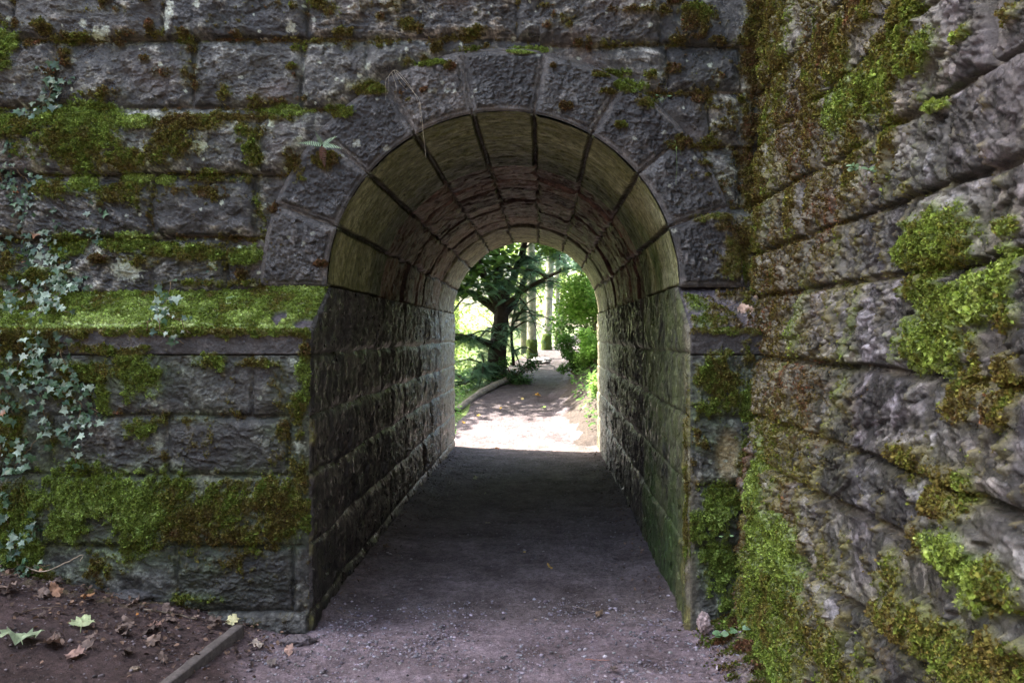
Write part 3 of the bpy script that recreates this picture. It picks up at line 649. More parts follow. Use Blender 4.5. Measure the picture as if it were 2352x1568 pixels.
def buttress_face():
    rng = np.random.default_rng(91); ys = span(1.72, 4.84, .0045, -7, None); zs = span(-.02, 3.5, .0052, -.4, ZTOP)
    y, z = np.meshgrid(ys, zs, indexing='ij'); y = y.astype(np.float32); z = z.astype(np.float32)
    zc = [-.5, .0, .33, .62, .90, 1.10, 1.38, 1.69, 1.93, 2.20, 2.52, 2.83, 3.15, 3.5]
    fx = {5: [2.45, 3.1], 6: [2.62, 3.35], 7: [3.3], 8: [2.52, 3.15], 9: [2.3, 2.95], 4: [2.9], 3: [2.2, 3.2]}
    cs = [(zc[k], zc[k + 1], rj(rng, -8, 6, .5, .9, fx.get(k, [rng.uniform(2.2, 2.6)]))) for k in range(len(zc) - 1)]
    zt = 3.5
    while zt < ZTOP: cs.append((zt, zt + .34, rj(rng, -8, 6))); zt += .34
    bid, du, dz, t = blocks(y, z, cs, .011, 4); e = np.minimum(du, dz)
    h, A, B, L = rock(y, z, bid, e, t, 1.2, .03, big=.24)
    ca, sa = np.cos((hsh(bid, 21) - .35) * 1.3), np.sin((hsh(bid, 21) - .35) * 1.3); ya, za = y * ca + z * sa, -y * sa + z * ca
    h += .018 * facets(ya, za * 1.8, 7., 2., .2) * ss(0, .05, e) + .010 * facets(ya * .45, za * 2.2, 14., 5., .2) * ss(0, .03, e) + .0022 * facets(ya * .6, za * 2., 46., 7., .2) * ss(0, .02, e) - .026 * ss(.018, .007, e) * ss(-.75, -.1, fbm(y * 3, z * 3, 77, 2)) + .008 * ss(.006, .002, e)
    h += .03 * fbm(y * 1.3, z * 1.3, 9.9, 3) + (hsh(bid, 31) - .5) * .022 * ss(.01, .03, e)
    rows = []
    for (x, yy, rx, ry, st, hue) in MOSS_B:
        d, zz = bp(x, yy); d0, _ = bp(x - rx, yy); d1, _ = bp(x + rx, yy)
        rows.append((d, zz, max(abs(d0 - d1) / 2, .05), ry * d / F, st, hue))
    pm, ph = Patches(rows).ev(y, z)
    n1 = fbm(y * 11, z * 3.6, 3.3, 4, .6); n2 = fbm(y * 38, z * 15, 8.1, 3, .6); n3 = fbm(y * 4, z * 1.6, 6.1, 3)
    veil = .26 * ss(2.7, 3.7, y) + .22 * ss(.9, .2, z) + .06
    m = ss(.36, .74, np.maximum(pm * .92, .20 + veil) + .46 * n1 + .55 * n2)
    ph = np.where(pm > .25, ph, .16 + .5 * n3) + .2 * n1
    h += .018 * m * (1 + 1.8 * n2) + .03 * np.clip(pm - .85, 0, 1) * m
    base = stone_color(bid, A, B * .4, L, ya * .55, za * 1.5, (.012, .012, .013), (.048, .047, .052), (.38, .37, .42), 5, .9, .8)
    warm = ss(.0, .5, fbm(y * 1.7, z * 2.0, 88, 3)) * .6
    base = lerp3(base, base * np.array([1.15, .98, .84], np.float32), warm)
    base = lerp3(base, np.array([.020, .018, .015], np.float32), ss(.024, .012, e) * .8)
    base = lerp3(base, np.array([.20, .17, .14], np.float32), ss(.012, .005, e) * .7 * ss(-.2, .3, fbm(y * 4, z * 4, 39, 3)))
    base = lerp3(base, np.array([.26, .24, .26], np.float32), ss(.1, .5, fbm(y * 3.5, z * 3.5, 19, 5, .6) + .25 * ss(1.6, 2.3, z)) * .5)
    film = ss(-.1, .7, pm * .7 + veil + .6 * n3 + .3 * n1) * .65
    base = lerp3(base, base * np.array([.95, 1.0, .55], np.float32) + np.array([.02, .022, .0], np.float32), film)
    c = lerp3(base, moss_color(ph), m)
    P = np.stack([bx_(z) - h, y, z], -1)
    mesh('masonry', P.reshape(-1, 3), grid_faces(len(ys), len(zs)), M_WET, butt, c.reshape(-1, 3))
    Nn = relief_normals(P); Nn *= np.sign(-Nn[..., 0:1])
    ok = (y > 1.7) & (z > 0) & (z < 3.5)
    w = np.where(ok, m * (.35 + pm) / np.maximum(y / 3, .6)**0, 0)
    drape(P.reshape(-1, 3), Nn.reshape(-1, 3), w.ravel(), ph.ravel(), 150000, moss_butt, rng, (.0045, .012), 1.1, (1.22, 1.15, 1.1))
    b = Bag(); q = lambda p: b.add(np.array(p), [[0, 1, 2, 3]], (.13, .12, .13))
    q([(.99, -7, -.4), (6, -7, -.4), (6, -7, ZTOP), (2.0, -7, ZTOP)]); q([(2, -7, ZTOP), (6, -7, ZTOP), (6, YU, ZTOP), (2, YU, ZTOP)])
    q([(6, -7, -.4), (6, YU, -.4), (6, YU, ZTOP), (6, -7, ZTOP)])
    b.build('core', M_STONE, butt)
buttress_face()

for bag, lab in ((moss_front, 'olive and green moss clumps scattered over the wall face around the arch'), (moss_ledge, 'thick bright green moss carpeting the sloped ledge left of the arch'),
                 (moss_pier, 'green moss on the narrow pier between arch and buttress'), (moss_butt, 'hanging yellow-green and rusty moss tufts draped down the buttress')):
    tag(bag.build('moss', M_MOSS), lab, 'moss', kind='stuff')

# ------------------------------------------------------------------ ground
PY = [11.5, 13, 15, 17, 20, 24, 30, 60, 400]; PZ = [0, .18, .45, .63, .86, 1.05, 1.3, 2.2, 6]
PCX = [-.21, -.28, -.36, -.06, .18, .7, 2.0, 8, 60]
def terrain(x, y):
    x = np.asarray(x, float); y = np.asarray(y, float)
    z = np.interp(y, PY, PZ)
    z = z + 14 * ss(-5, -22, y) + 12 * ss(-9, -26, x) * ss(5, 3, y)  # unseen hills added behind and left of the camera to block low sky light
    bank = .20 * np.maximum(0, -1.28 - x) * ss(2.6, 4.3, y) + .10 * ss(.72, 1.0, x) * ss(2.6, 4.2, y) + .03 * np.maximum(0, -1.28 - x)
    bank = np.minimum(bank, 1.2)
    tun = .035 * ss(.25, .0, np.minimum(x - XL, XR - x)) * ((x > XL) & (x < XR))
    c = np.interp(y, PY, PCX); d = x - c
    hw = .72 + .25 * ss(13.2, 11.8, y)
    far = -.30 * np.clip(-d - hw - .1, 0, 6) + .42 * np.clip(d - hw + .25, 0, 2.2) + .05 * np.clip(d - 3, 0, 40)
    far = far * ss(11.6, 13.5, y) + (ss(11.6, 11.9, y) * .30 * np.clip(x - .45, 0, .8))
    t = ss(8, 11.5, y)
    return z + (bank * (1 - ss(YU - .1, YU + .2, y)) + tun * (y > YU - .2)) * (1 - t) + far * t
def ground():
    xs = np.unique(np.round(np.concatenate([span(-3.05, 1.15, .0085, -300, 300, 1.25, 40)]), 5))
    ys = np.unique(np.round(np.concatenate([span(3.4, 5.4, .0085, -300, None, 1.25, 40), np.arange(5.4, 11.4, .022), np.arange(11.4, 21, .035), span(21, 22, .1, None, 400, 1.2, 40)]), 5))
    x, y = np.meshgrid(xs, ys, indexing='ij'); z = terrain(x, y)
    n1 = fbm(x * 3, y * 3, 1.1, 4); n2 = fbm(x * 18, y * 18, 5.1, 4, .6); n3 = fbm(x * 60, y * 60, 7.7, 2, .6)
    amp = ss(40, 8, y) * (y > 0)
    z = z + (.014 * n1 + .011 * n2 + .006 * n3) * amp
    k = ((x > XL - .3) & (x < XR + .3) & (y > 5) & (y < 11.4))
    z = z + k * .006 * fbm(x * 10, y * 16, 2.2, 3, .6, True)
    c = lerp3(np.array([.075, .058, .055], np.float32) + 0 * n_(n1), np.array([.20, .165, .168], np.float32), np.clip(.5 + n1 * .8 + n2 * .5, 0, 1))
    c = lerp3(c, np.array([.21, .175, .175], np.float32), ss(.25, .6, fbm(x * 6, y * 6, 33, 4)) * .4)
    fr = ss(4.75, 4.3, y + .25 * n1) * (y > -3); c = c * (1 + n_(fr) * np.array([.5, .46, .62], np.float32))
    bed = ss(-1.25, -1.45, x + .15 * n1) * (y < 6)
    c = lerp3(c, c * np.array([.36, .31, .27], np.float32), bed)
    pc = np.interp(y, PY, PCX); d = x - pc; far = y > 11.6
    left = far & (d < -.85 - .5 * ss(13.8, 12.2, y)); right = far & (d > .70 + .2 * n1)
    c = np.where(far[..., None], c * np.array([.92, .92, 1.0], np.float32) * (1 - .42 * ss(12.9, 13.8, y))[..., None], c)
    c[left] = lerp3(np.array([.05, .08, .02], np.float32) + 0 * n_(n1), np.array([.15, .22, .06], np.float32), np.clip(.5 + n2, 0, 1))[left]
    c[right] = lerp3(np.array([.05, .04, .035], np.float32) + 0 * n_(n1), np.array([.10, .075, .065], np.float32), np.clip(.3 + n2, 0, 1))[right]
    mz = ss(.80, 1.0, x + .2 * n1) * (y < 4.5) * ss(.0, .3, n2 + .25)
    c = lerp3(c, moss_color(.3 + .4 * n2) , mz * .8)
    mz = ss(.25, .0, (YL - y)) * (x < -1.9) * ss(.1, .4, n2 + .15)
    c = lerp3(c, moss_color(.15 + .3 * n2), mz * .6)
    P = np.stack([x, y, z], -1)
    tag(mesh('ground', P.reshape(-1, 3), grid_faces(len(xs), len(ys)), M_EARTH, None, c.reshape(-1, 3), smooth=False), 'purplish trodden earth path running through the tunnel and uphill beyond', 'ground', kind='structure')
ground()
# gravel
ICO = []
ph = (1 + 5**.5) / 2
for a in (-1, 1):
    for b in (-ph, ph): ICO += [(0, a, b), (a, b, 0), (b, 0, a)]
ICO = np.array(ICO, float); ICO /= np.linalg.norm(ICO[0])
ICOF = []
for i in range(12):
    for j in range(i + 1, 12):
        for k in range(j + 1, 12):
            if all(abs(np.linalg.norm(ICO[a] - ICO[b]) - 1.0515) < .02 for a, b in ((i, j), (j, k), (i, k))):
                n = np.cross(ICO[j] - ICO[i], ICO[k] - ICO[i]); ICOF.append((i, j, k) if n @ ICO[i] > 0 else (i, k, j))
ICOF = np.array(ICOF)
def pebbles(bag, x, y, s, rng, cols):
    N = len(x)
    for g in range(6):
        k = np.arange(N) % 6 == g; TV = ICO * (1 + .35 * rng.normal(size=(12, 1)).clip(-1, 1))
        n = rng.normal(size=(k.sum(), 3)); Fm = frames(n, rng)
        sq = np.ones((k.sum(), 3)); sq[:, 2] = 1; sc = rng.uniform(.5, 1.2, (k.sum(), 3)) * s[k][:, None]
        M = Fm * sc[:, None, :]; M[:, 2, :] *= .6
        z = terrain(x[k], y[k]) + s[k] * .15
        bag.inst(TV, ICOF, np.stack([x[k], y[k], z], -1), M, cols[k])
rng = np.random.default_rng(101); gb = Bag()
N = 14000; x = rng.uniform(-1.35, 1.0, N); y = 3.35 + 1.6 * rng.beta(1.4, 1.6, N)
dens = fbm(x * 2.5, y * 2.5, 66, 3) + rng.normal(size=N) * .25; k = dens > -.05; x, y = x[k], y[k]
s = np.minimum(rng.gamma(1.6, .0021, len(x)) + .0014, .013)
c = np.array([.21, .195, .225])[None] * rng.gamma(4, .25, (len(x), 1)) * (1 + rng.normal(size=(len(x), 3)) * .05)
pebbles(gb, x, y, s, rng, c)
N = 1500; x = rng.uniform(XL + .05, XR - .05, N); y = rng.uniform(4.8, 11.3, N); s = rng.gamma(2.2, .0018, N) + .002
pebbles(gb, x, y, s, rng, np.array([.22, .205, .21])[None] * rng.uniform(.4, 1.4, (N, 1)) + 0 * x[:, None])
N = 900; x = rng.uniform(-2.9, -1.3, N); y = rng.uniform(3.4, 4.35, N); s = rng.gamma(2, .002, N) + .002
pebbles(gb, x, y, s, rng, np.array([.16, .14, .15])[None] * rng.uniform(.3, 1.4, (N, 1)) + 0 * x[:, None])
tag(gb.build('gravel', M_PEB), 'small pale grey stone chips trodden into the path', 'gravel', kind='stuff')

# ------------------------------------------------------------------ small things by the arch
def wallpt(x, y, off=.05):       # picture point -> point just off the left wall, ledge or lower wall
    if y < 655: d = YU
    elif y > 757: d = YL
    else: d = YU + (YL - YU) * (y - 655) / 102
    X, Y, Z = px(x, y, d); k = off * .7 if 655 <= y <= 757 else 0
    return np.array([X, Y - off, Z + k])
IVL = np.array([(0,0),(.26,-.20),(.52,-.12),(.44,.16),(.86,.30),(.40,.46),(.24,.62),(0,1.08),(-.24,.62),(-.40,.46),(-.86,.30),(-.44,.16),(-.52,-.12),(-.26,-.20)])
MAP = np.array([(0,0),(.20,-.12),(.52,-.10),(.52,.04),(.74,.08),(.90,.28),(.74,.38),(.78,.58),(.58,.54),(.50,.66),(.50,.86),(.32,.86),(.22,1.0),(0,1.16),(-.20,1.0),(-.30,.84),(-.48,.88),(-.52,.66),(-.56,.52),(-.80,.54),(-.72,.36),(-.92,.30),(-.72,.08),(-.50,.06),(-.50,-.08),(-.20,-.12)])
OVAL = np.array([(0,0),(.22,.12),(.38,.36),(.40,.62),(.24,.88),(0,1.08),(-.24,.88),(-.40,.62),(-.38,.36),(-.22,.12)])
def leaf_template(out, curl=.25, fold=.2, rng=None, wave=0.0):
    c = np.array([0, .42]); V = [(c[0], c[1], 0)]; ring1 = []
    for (a, b) in out: V.append((c[0] + (a - c[0]) * .5, c[1] + (b - c[1]) * .5, 0))
    for (a, b) in out: V.append((a, b, 0))
    V = np.array(V, float); r = np.hypot(V[:, 0], V[:, 1] - .42)
    V[:, 2] = fold * np.abs(V[:, 0]) - curl * r**2
    if rng is not None: V[:, 2] += wave * pn(V[:, 0] * 2.6 + rng.uniform(0, 50), V[:, 1] * 2.6, rng.uniform(0, 50)) * (r + .3)
    n = len(out); Fc = []
    for i in range(n):
        j = (i + 1) % n; Fc += [(0, 1 + i, 1 + j), (1 + i, 1 + n + i, 1 + n + j), (1 + i, 1 + n + j, 1 + j)]
    return V, np.array(Fc)
def ivy(label, paths, size, dens, rng, spread=16, group='ivy trails on the left wall', pale=.5):
    P0 = wallpt(*paths[0][0]); root = empty('ivy_vine', tuple(P0)); tag(root, label, 'ivy', group)
    stem = Bag(); lb = Bag(); pos = []; M = []; C = []
    T, TF = leaf_template(IVL, .25, .28)
    for path in paths:
        sp = spline([(a, b) for a, b in path], max(4, len(path) * 7))
        pts = np.array([wallpt(a + rng.normal() * 2, b + rng.normal() * 2, .045 + .012 * rng.random()) for a, b in sp])
        tube(stem, pts, .0022, 5, (.16, .12, .07))
        Ln = np.linalg.norm(np.diff(sp, axis=0), axis=1).sum(); n = int(Ln / dens * 1.75)
        for k in range(n):
            f = rng.random() * (len(sp) - 1); i = int(f); q = sp[i] + (sp[min(i + 1, len(sp) - 1)] - sp[i]) * (f - i)
            q = q + rng.normal(size=2) * spread * np.array([.9, .7])
            p = wallpt(q[0], q[1], .055 + .03 * rng.random()); a = rng.normal() * .9 + math.pi
            nrm = np.array([rng.normal() * .45, -1, .35 + rng.normal() * .4]); nrm /= np.linalg.norm(nrm)
            tip = np.array([math.sin(a), 0, math.cos(a)]); tip -= nrm * (tip @ nrm); tip /= np.linalg.norm(tip)
            s = size * .68 * rng.choice([.55, .8, 1.05, 1.3]) * rng.uniform(.85, 1.15); M.append(np.stack([np.cross(tip, nrm), tip, nrm], -1) * s); pos.append(p)
            g = rng.random(); base = np.array([.02, .06, .028]) * (1 - g) + np.array([.06, .13, .06]) * g
            if rng.random() < pale * .3: base = np.array([.27, .37, .28])
            if rng.random() < .008: base = np.array([.26, .12, .05])
            C.append(base * rng.uniform(.7, 1.3))
    stem.build('stem', M_BARK, root, True)
    lb.inst(T, TF, np.array(pos), np.array(M), np.array(C)); lb.build('leaves', M_IVY, root, False)
rng = np.random.default_rng(202)
ivy('ivy trail climbing highest, its tip between the upper left courses', [[(160,185),(135,230),(105,255),(60,285),(25,350),(8,420)], [(127,145),(128,190),(125,235)]], .040, 9, rng)
ivy('ivy trail hanging at the far left edge above the mossy ledge', [[(45,330),(40,430),(65,520),(70,600),(75,650)], [(15,400),(10,500),(25,600)], [(40,380),(90,440),(60,480)]], .038, 7.5, rng)
ivy('ivy trail dropping from the small bright moss tuft to the ledge', [[(203,415),(205,470),(235,510),(215,560),(190,620),(160,650)], [(235,510),(228,545),(240,590)]], .036, 9.5, rng)
ivy('dense silvery ivy mass spreading onto the left of the ledge', [[(135,440),(140,520),(110,580),(130,640),(100,700)], [(130,580),(90,630),(60,680),(10,720)], [(140,590),(165,650),(130,710),(170,735)], [(215,650),(150,690),(100,745)], [(120,600),(180,660),(60,640)]], .040, 6.0, rng, 20, pale=1.1)
ivy('ivy trail running down from the ledge across the second lower course', [[(95,760),(110,830),(150,890),(200,930),(170,990),(190,1060)], [(150,800),(180,870),(225,890)], [(220,930),(235,960),(180,975),(140,1000)]], .040, 8, rng, 18, pale=.8)
ivy('ivy trail with woody stems low on the far left wall', [[(90,800),(60,830),(30,900),(45,950)], [(100,850),(105,900),(110,980),(60,1050),(30,1090)], [(15,760),(10,850),(20,930)]], .040, 8, rng, 18)
ivy('ivy trail reaching the soil at the bottom left corner', [[(20,1000),(10,1080),(30,1160),(45,1240),(60,1290),(130,1290)], [(100,1180),(80,1220),(40,1240)], [(10,1300),(60,1330),(130,1350)]], .038, 8, rng, 16)
ivy('short large-leaved ivy trail over the middle of the ledge', [[(400,640),(395,700),(370,735),(395,770),(430,790)], [(395,740),(450,765)], [(372,740),(345,760)]], .046, 15, rng, 14, pale=.9)
ivy('tiny ivy sprig standing in the joint above the ledge', [[(505,612),(498,640),(480,655)]], .030, 9, rng, 8)

def frond_template(n=13, w=.22, droop=.25):
    V = []; Fc = []
    for i in range(n):
        t = .08 + .9 * i / (n - 1); l = w * (math.sin(math.pi * min(1, t * .85 + .15))**.8) * (1.05 - t * .55); z = -droop * t * t; wd = .26 / n
        for sg in (-1, 1):
            k = len(V); V += [(0, t - wd, z), (0, t + wd, z), (sg * l, t + wd * 1.3, z - .05 * l), (sg * l * .5, t - wd * .9, z)]
            Fc += [(k, k + 3, k + 2), (k, k + 2, k + 1)] if sg > 0 else [(k, k + 2, k + 3), (k, k + 1, k + 2)]
    return np.array(V), np.array(Fc)
def plant(name, label, cat, base, fronds, mat=M_LEAF, group=None, part='frond', tmpl=None):
    """fronds: direction (x,y,z), length, colour"""
    root = empty(name, tuple(base)); tag(root, label, cat, group)
    T, TF = tmpl or frond_template()
    for (d, ln, col, up) in fronds:
        b = Bag(); d = np.array(d, float); d /= np.linalg.norm(d); up = np.array(up, float); n = up - d * (up @ d); n /= np.linalg.norm(n)
        b.inst(T, TF, np.array([base]), np.array([np.stack([np.cross(d, n), d, n], -1) * ln]), np.array([col]))
        b.build(part, mat, root)
    return root
fg = (.20, .34, .17)
fb = wallpt(750, 342, .09)
fw = (.34, .52, .32)
plant('fern', 'small pale fern rooted in the left shoulder of the arch', 'fern', fb, [((-1, -.35, .22), .125, fw, (0, -1, .8)), ((.75, -.3, .55), .095, fw, (-.2, -1, .5)), ((1, -.4, -.05), .115, (.38, .58, .36), (0, -1, .8)), ((-.25, -.4, .6), .075, fg, (0, -1, .4)), ((.1, -.2, -1), .12, (.14, .055, .03), (0, -1, 0)), ((-.15, -.2, -1), .085, (.10, .04, .02), (0, -1, 0))])
fb = wallpt(522, 695, .03)
plant('fern', 'single pale fern blade lying on the mossy ledge', 'fern', fb, [((1, -.3, .35), .075, (.27, .42, .2), (0, -.7, 1))])
def wisp(label, paths, d, col, rad=.0011, name='dry_grass', cat='grass tuft', off=.07):
    b = Bag()
    for p in paths:
        q = spline([px(a, c, d) for a, c in p], 14); q[:, 1] -= off + .01 * np.sin(np.arange(14))
        tube(b, q, np.linspace(rad, rad * .5, 14), 4, col)
    tag(b.build(name, M_DRY), label, cat)
wisp('wisp of bleached dry grass hanging over the left arch stones', [[(912,170),(893,190),(891,238)], [(912,172),(900,180),(895,225)], [(912,170),(930,185),(962,235),(970,290)], [(910,172),(925,200),(940,215)], [(915,175),(950,215),(968,240),(972,275)], [(905,175),(915,210),(912,235)], [(968,240),(975,300),(982,370)]], YU, (.55, .50, .38))
wisp('thin green grass blades growing from the right arch joint', [[(1545,330),(1550,345),(1542,360)], [(1545,340),(1535,335),(1528,345)], [(1548,345),(1556,350),(1560,362)], [(1548,345),(1550,380),(1548,430)]], YU, (.18, .30, .10), name='green_grass')
def seedling(label, base, n, size, col, rng, h=.05, group=None, nrm=(0, -.5, 1)):
    base = tuple(np.array(base) + (0, -.02, .015)); root = empty('seedling', base); tag(root, label, 'seedling', group)
    T, TF = leaf_template(OVAL, .2, .2); sb = Bag(); lb = Bag(); pos = []; M = []
    for k in range(n):
        a = 2 * math.pi * k / n + rng.uniform(-.4, .4); r = h * rng.uniform(.4, 1.1)
        tip = np.array(base) + np.array([math.cos(a) * r, -abs(math.sin(a)) * r * .6, h * rng.uniform(.5, 1.1)])
        tube(sb, spline([base, (np.array(base) + tip) / 2 + np.array([0, 0, h * .2]), tip], 6), .0012, 4, (.16, .22, .08))
        for m in range(3):
            b = a + (m - 1) * 1.5; d = np.array([math.cos(b), math.sin(b) * .6 - .2, .05]); d /= np.linalg.norm(d); nn = np.array(nrm) + rng.normal(size=3) * .2; nn -= d * (nn @ d); nn /= np.linalg.norm(nn)
            M.append(np.stack([np.cross(d, nn), d, nn], -1) * size * rng.uniform(.7, 1.1)); pos.append(tip)
    sb.build('stem', M_LEAF, root); lb.inst(T, TF, np.array(pos), np.array(M), np.array([col] * len(pos)) * rng.uniform(.85, 1.15, (len(pos), 1))); lb.build('leaves', M_LEAF, root)
rng = np.random.default_rng(303)
gp = lambda x, y, d: (px(x, y, d)[0], d, float(terrain(px(x, y, d)[0], d)))
pg = (.18, .34, .16)
seedling('green three-leaved seedling by the moss at the foot of the pier', gp(1660, 1475, 4.1), 3, .036, pg, rng)
seedling('pale seedling just in front of the buttress foot', gp(1722, 1490, 4.05), 3, .036, (.26, .42, .27), rng)
seedling('lowest seedling at the bottom edge below the buttress', gp(1812, 1565, 3.75), 3, .03, (.22, .38, .2), rng, .03)
seedling('tiny clover-like sprig on the mossy lower pier', px(1665, 1243, YL - .05), 2, .018, (.25, .42, .2), rng, .03)
seedling('little green sprig on the right shoulder of the arch', px(1520, 245, YU - .07), 3, .018, pg, rng, .035)
d, zz = bp(2020, 440)
seedling('small herb with trailing stalks rooted in a buttress joint', (float(bx_(zz)) - .06, d, zz), 5, .026, (.22, .36, .2), rng, .07, nrm=(-1, -.3, .5))

# fallen leaves: (x, y, depth, size, turn, colour, shape, label)
def ground_at(x, y):
    d = 4.2
    for _ in range(30):
        X = (x - VX) * d / F; d += (F * (H - float(terrain(X, d))) / (y - VY) - d) * .5
    return (x - VX) * d / F, d, float(terrain((x - VX) * d / F, d))
LV = [(190,1440,.085,1.9,(.42,.50,.28),MAP,'large pale green maple leaf on the soil below the left wall'),
 (45,1478,.14,2.2,(.33,.42,.26),MAP,'biggest pale green leaf, at the bottom left edge of the soil'),
 (535,1436,.075,.4,(.62,.60,.34),MAP,'cream maple leaf resting against the end of the timber board'),
 (355,1446,.060,.2,(.24,.15,.12),MAP,'curled brown leaf midway between wall and timber board'),
 (350,1478,.062,2.6,(.26,.19,.15),MAP,'tattered tan leaf left of the timber board'),
 (592,1488,.062,.7,(.42,.36,.30),MAP,'dull tan leaf right of the timber board'),
 (664,1500,.050,3.0,(.46,.30,.24),MAP,'pinkish leaf beside the grey lump at the corner'),
 (128,1365,.070,1.1,(.34,.20,.13),MAP,'reddish brown leaf under the ivy at the foot of the wall'),
 (120,1488,.090,.5,(.20,.14,.11),MAP,'dark brown leaf between the two big green leaves'),
 (20,1360,.090,2.0,(.24,.18,.15),MAP,'grey brown leaf highest on the bank at the left edge'),
 (200,1378,.055,2.5,(.30,.16,.08),MAP,'small rusty leaf below the bent pale twig'),
 (315,1418,.026,.9,(.55,.24,.07),OVAL,'small orange leaf on the dark soil'),
 (432,1450,.022,.9,(.52,.36,.22),OVAL,'small peach leaf near the middle of the soil bed'),
 (625,1530,.050,.9,(.14,.12,.11),MAP,'crumpled near-black leaf on the path beside the board'),
 (170,1510,.080,2.9,(.36,.24,.20),MAP,'pale brown curled leaf lowest in the heap at left'),
 (1410,1545,.040,.2,(.13,.10,.09),MAP,'dark curled leaf alone near the bottom of the path'),
 (1375,1415,.045,2.2,(.16,.11,.07),MAP,'brown leaf on the dark path just inside the tunnel'),
 (1230,1430,.020,1.,(.35,.25,.15),OVAL,'tan speck of leaf at the tunnel threshold'),
 (885,1260,.050,.2,(.24,.19,.14),MAP,'flat brown leaf by the left side of the tunnel'),
 (1120,1205,.035,2.,(.40,.36,.26),MAP,'pale leaf in the middle of the tunnel floor'),
 (1205,1273,.035,2.6,(.50,.38,.12),OVAL,'yellowish oval leaf right of the middle of the tunnel floor'),
 (1262,1308,.045,.6,(.48,.30,.08),MAP,'amber leaf on the tunnel floor nearest the right wall'),
 (1093,1102,.060,.6,(.55,.60,.44),MAP,'bright pale leaf deepest inside the tunnel'),
 (1115,1138,.050,1.6,(.50,.50,.36),OVAL,'pale oval leaf deep inside the tunnel'),
 (1142,1032,.055,.9,(.60,.22,.05),MAP,'orange leaf on the sunlit ground at the tunnel exit'),
 (1065,972,.055,.9,(.65,.36,.06),MAP,'yellow orange leaf by the left corner of the exit'),
 (1100,957,.055,.9,(.70,.50,.10),MAP,'small yellow leaf on the path beyond the exit'),
 (1150,940,.055,2.9,(.72,.46,.08),MAP,'golden leaf in the middle of the far path'),
 (1200,918,.055,.2,(.75,.62,.30),MAP,'pale yellow leaf further up the far path'),
 (1235,912,.12,.2,(.70,.38,.08),MAP,'long orange leaf beside the far right bank'),
 (1250,938,.07,.2,(.25,.45,.08),MAP,'green leaf on the far right bank')]
rng = np.random.default_rng(404)
def free_leaf(p, nrm, turn, size, col, shape, label):
    T, TF = leaf_template(shape, rng.uniform(-.1, .5), rng.uniform(.1, .45), rng, .5)
    n = np.array(nrm, float); n /= np.linalg.norm(n); d = np.array([math.cos(turn), math.sin(turn), 0]); d -= n * (d @ n); d /= np.linalg.norm(d)
    b = Bag(); b.inst(T - np.array([0, .42, -.12]), TF, np.array([p]), np.array([np.stack([np.cross(d, n), d, n], -1) * size * (.72 if shape is MAP else .6)]), np.array([col]))
    if shape is MAP and size > .05: tube(b, [p, np.array(p) - d * size * .45 + np.array([0, 0, .01]), np.array(p) - d * size * .8], .0012, 4, np.array(col) * .9)
    tag(b.build('fallen_leaf', M_DRY), label, 'leaf', 'fallen leaves')
for (x, y, sz, tr, col, shp, lab) in LV:
    X, Y, Z = ground_at(x, y); free_leaf((X, Y, Z + .014 + sz * .06), (rng.normal() * .3, -.2 + rng.normal() * .25, 1), tr, sz, col, shp, lab)
for k in range(34):
    X, Y = rng.uniform(-2.75, -1.5), rng.uniform(3.75, 4.34); Z = float(terrain(X, Y)); g = rng.random()
    free_leaf((X, Y, Z + .016), (rng.normal() * .5, -.3 + rng.normal() * .4, 1), rng.uniform(0, 6.28), rng.uniform(.03, .062), np.array([.07, .052, .045]) * (1 - g) + np.array([.24, .18, .15]) * g, MAP, 'small curled brown leaf among the litter on the soil left of the board')
free_leaf(px(1710, 715, 4.55), (-.5, -1, .3), 1.2, .085, (.55, .40, .31), MAP, 'dry tan leaf standing on the stone ledge right of the arch')
free_leaf(px(1641, 742, 4.42), (0, -.8, 1), .3, .030, (.78, .68, .36), OVAL, 'small cream leaf at the front edge of the right ledge')
free_leaf(px(1735, 683, 4.6), (0, -.8, 1), .3, .040, (.28, .2, .14), OVAL, 'small brown leaf at the inner end of the right ledge')

def stick(label, pts, r, col, name='twig'):
    b = Bag(); q = spline(pts, 18); q += RNG.normal(size=q.shape) * r * .4; tube(b, q, np.linspace(r, r * .6, 18), 6, col, .08)
    tag(b.build(name, M_BARK, smooth=True), label, 'twig')
G = lambda x, y, dz=.012: tuple(np.array(ground_at(x, y)) + (0, 0, dz))
stick('bent pale root arching over the moss at lower left', [wallpt(75, 1292, .06), wallpt(120, 1300, .10), wallpt(165, 1285, .12), wallpt(200, 1268, .12), wallpt(214, 1262, .10), wallpt(212, 1275, .12)], .0035, (.36, .30, .22))
stick('straight grey twig lying on the soil by the wall base', [G(330, 1404), G(385, 1412), G(452, 1426)], .005, (.20, .17, .13))
stick('thin brown twig on the soil at far left', [G(30, 1418), G(80, 1404), G(140, 1398)], .003, (.16, .12, .09))
stick('thin pale twig lying across the ledge right of the arch', [px(1645, 722, 4.5), px(1668, 706, 4.55), px(1690, 695, 4.6)], .0022, (.34, .25, .17))
stick('small dark twig on the soil left of the board', [G(370, 1490), G(400, 1482), G(430, 1482)], .003, (.05, .04, .04))
stick('short reddish twig low on the front of the path', [G(1345, 1518), G(1370, 1521), G(1400, 1521)], .0022, (.34, .16, .11))
stick('thin twig lying near the left plinth corner', [G(770, 1412), G(800, 1420), G(835, 1424)], .002, (.22, .18, .15))
stick('thin twig on the path near the right tunnel wall', [G(1315, 1395), G(1340, 1402), G(1362, 1410)], .002, (.22, .18, .15))
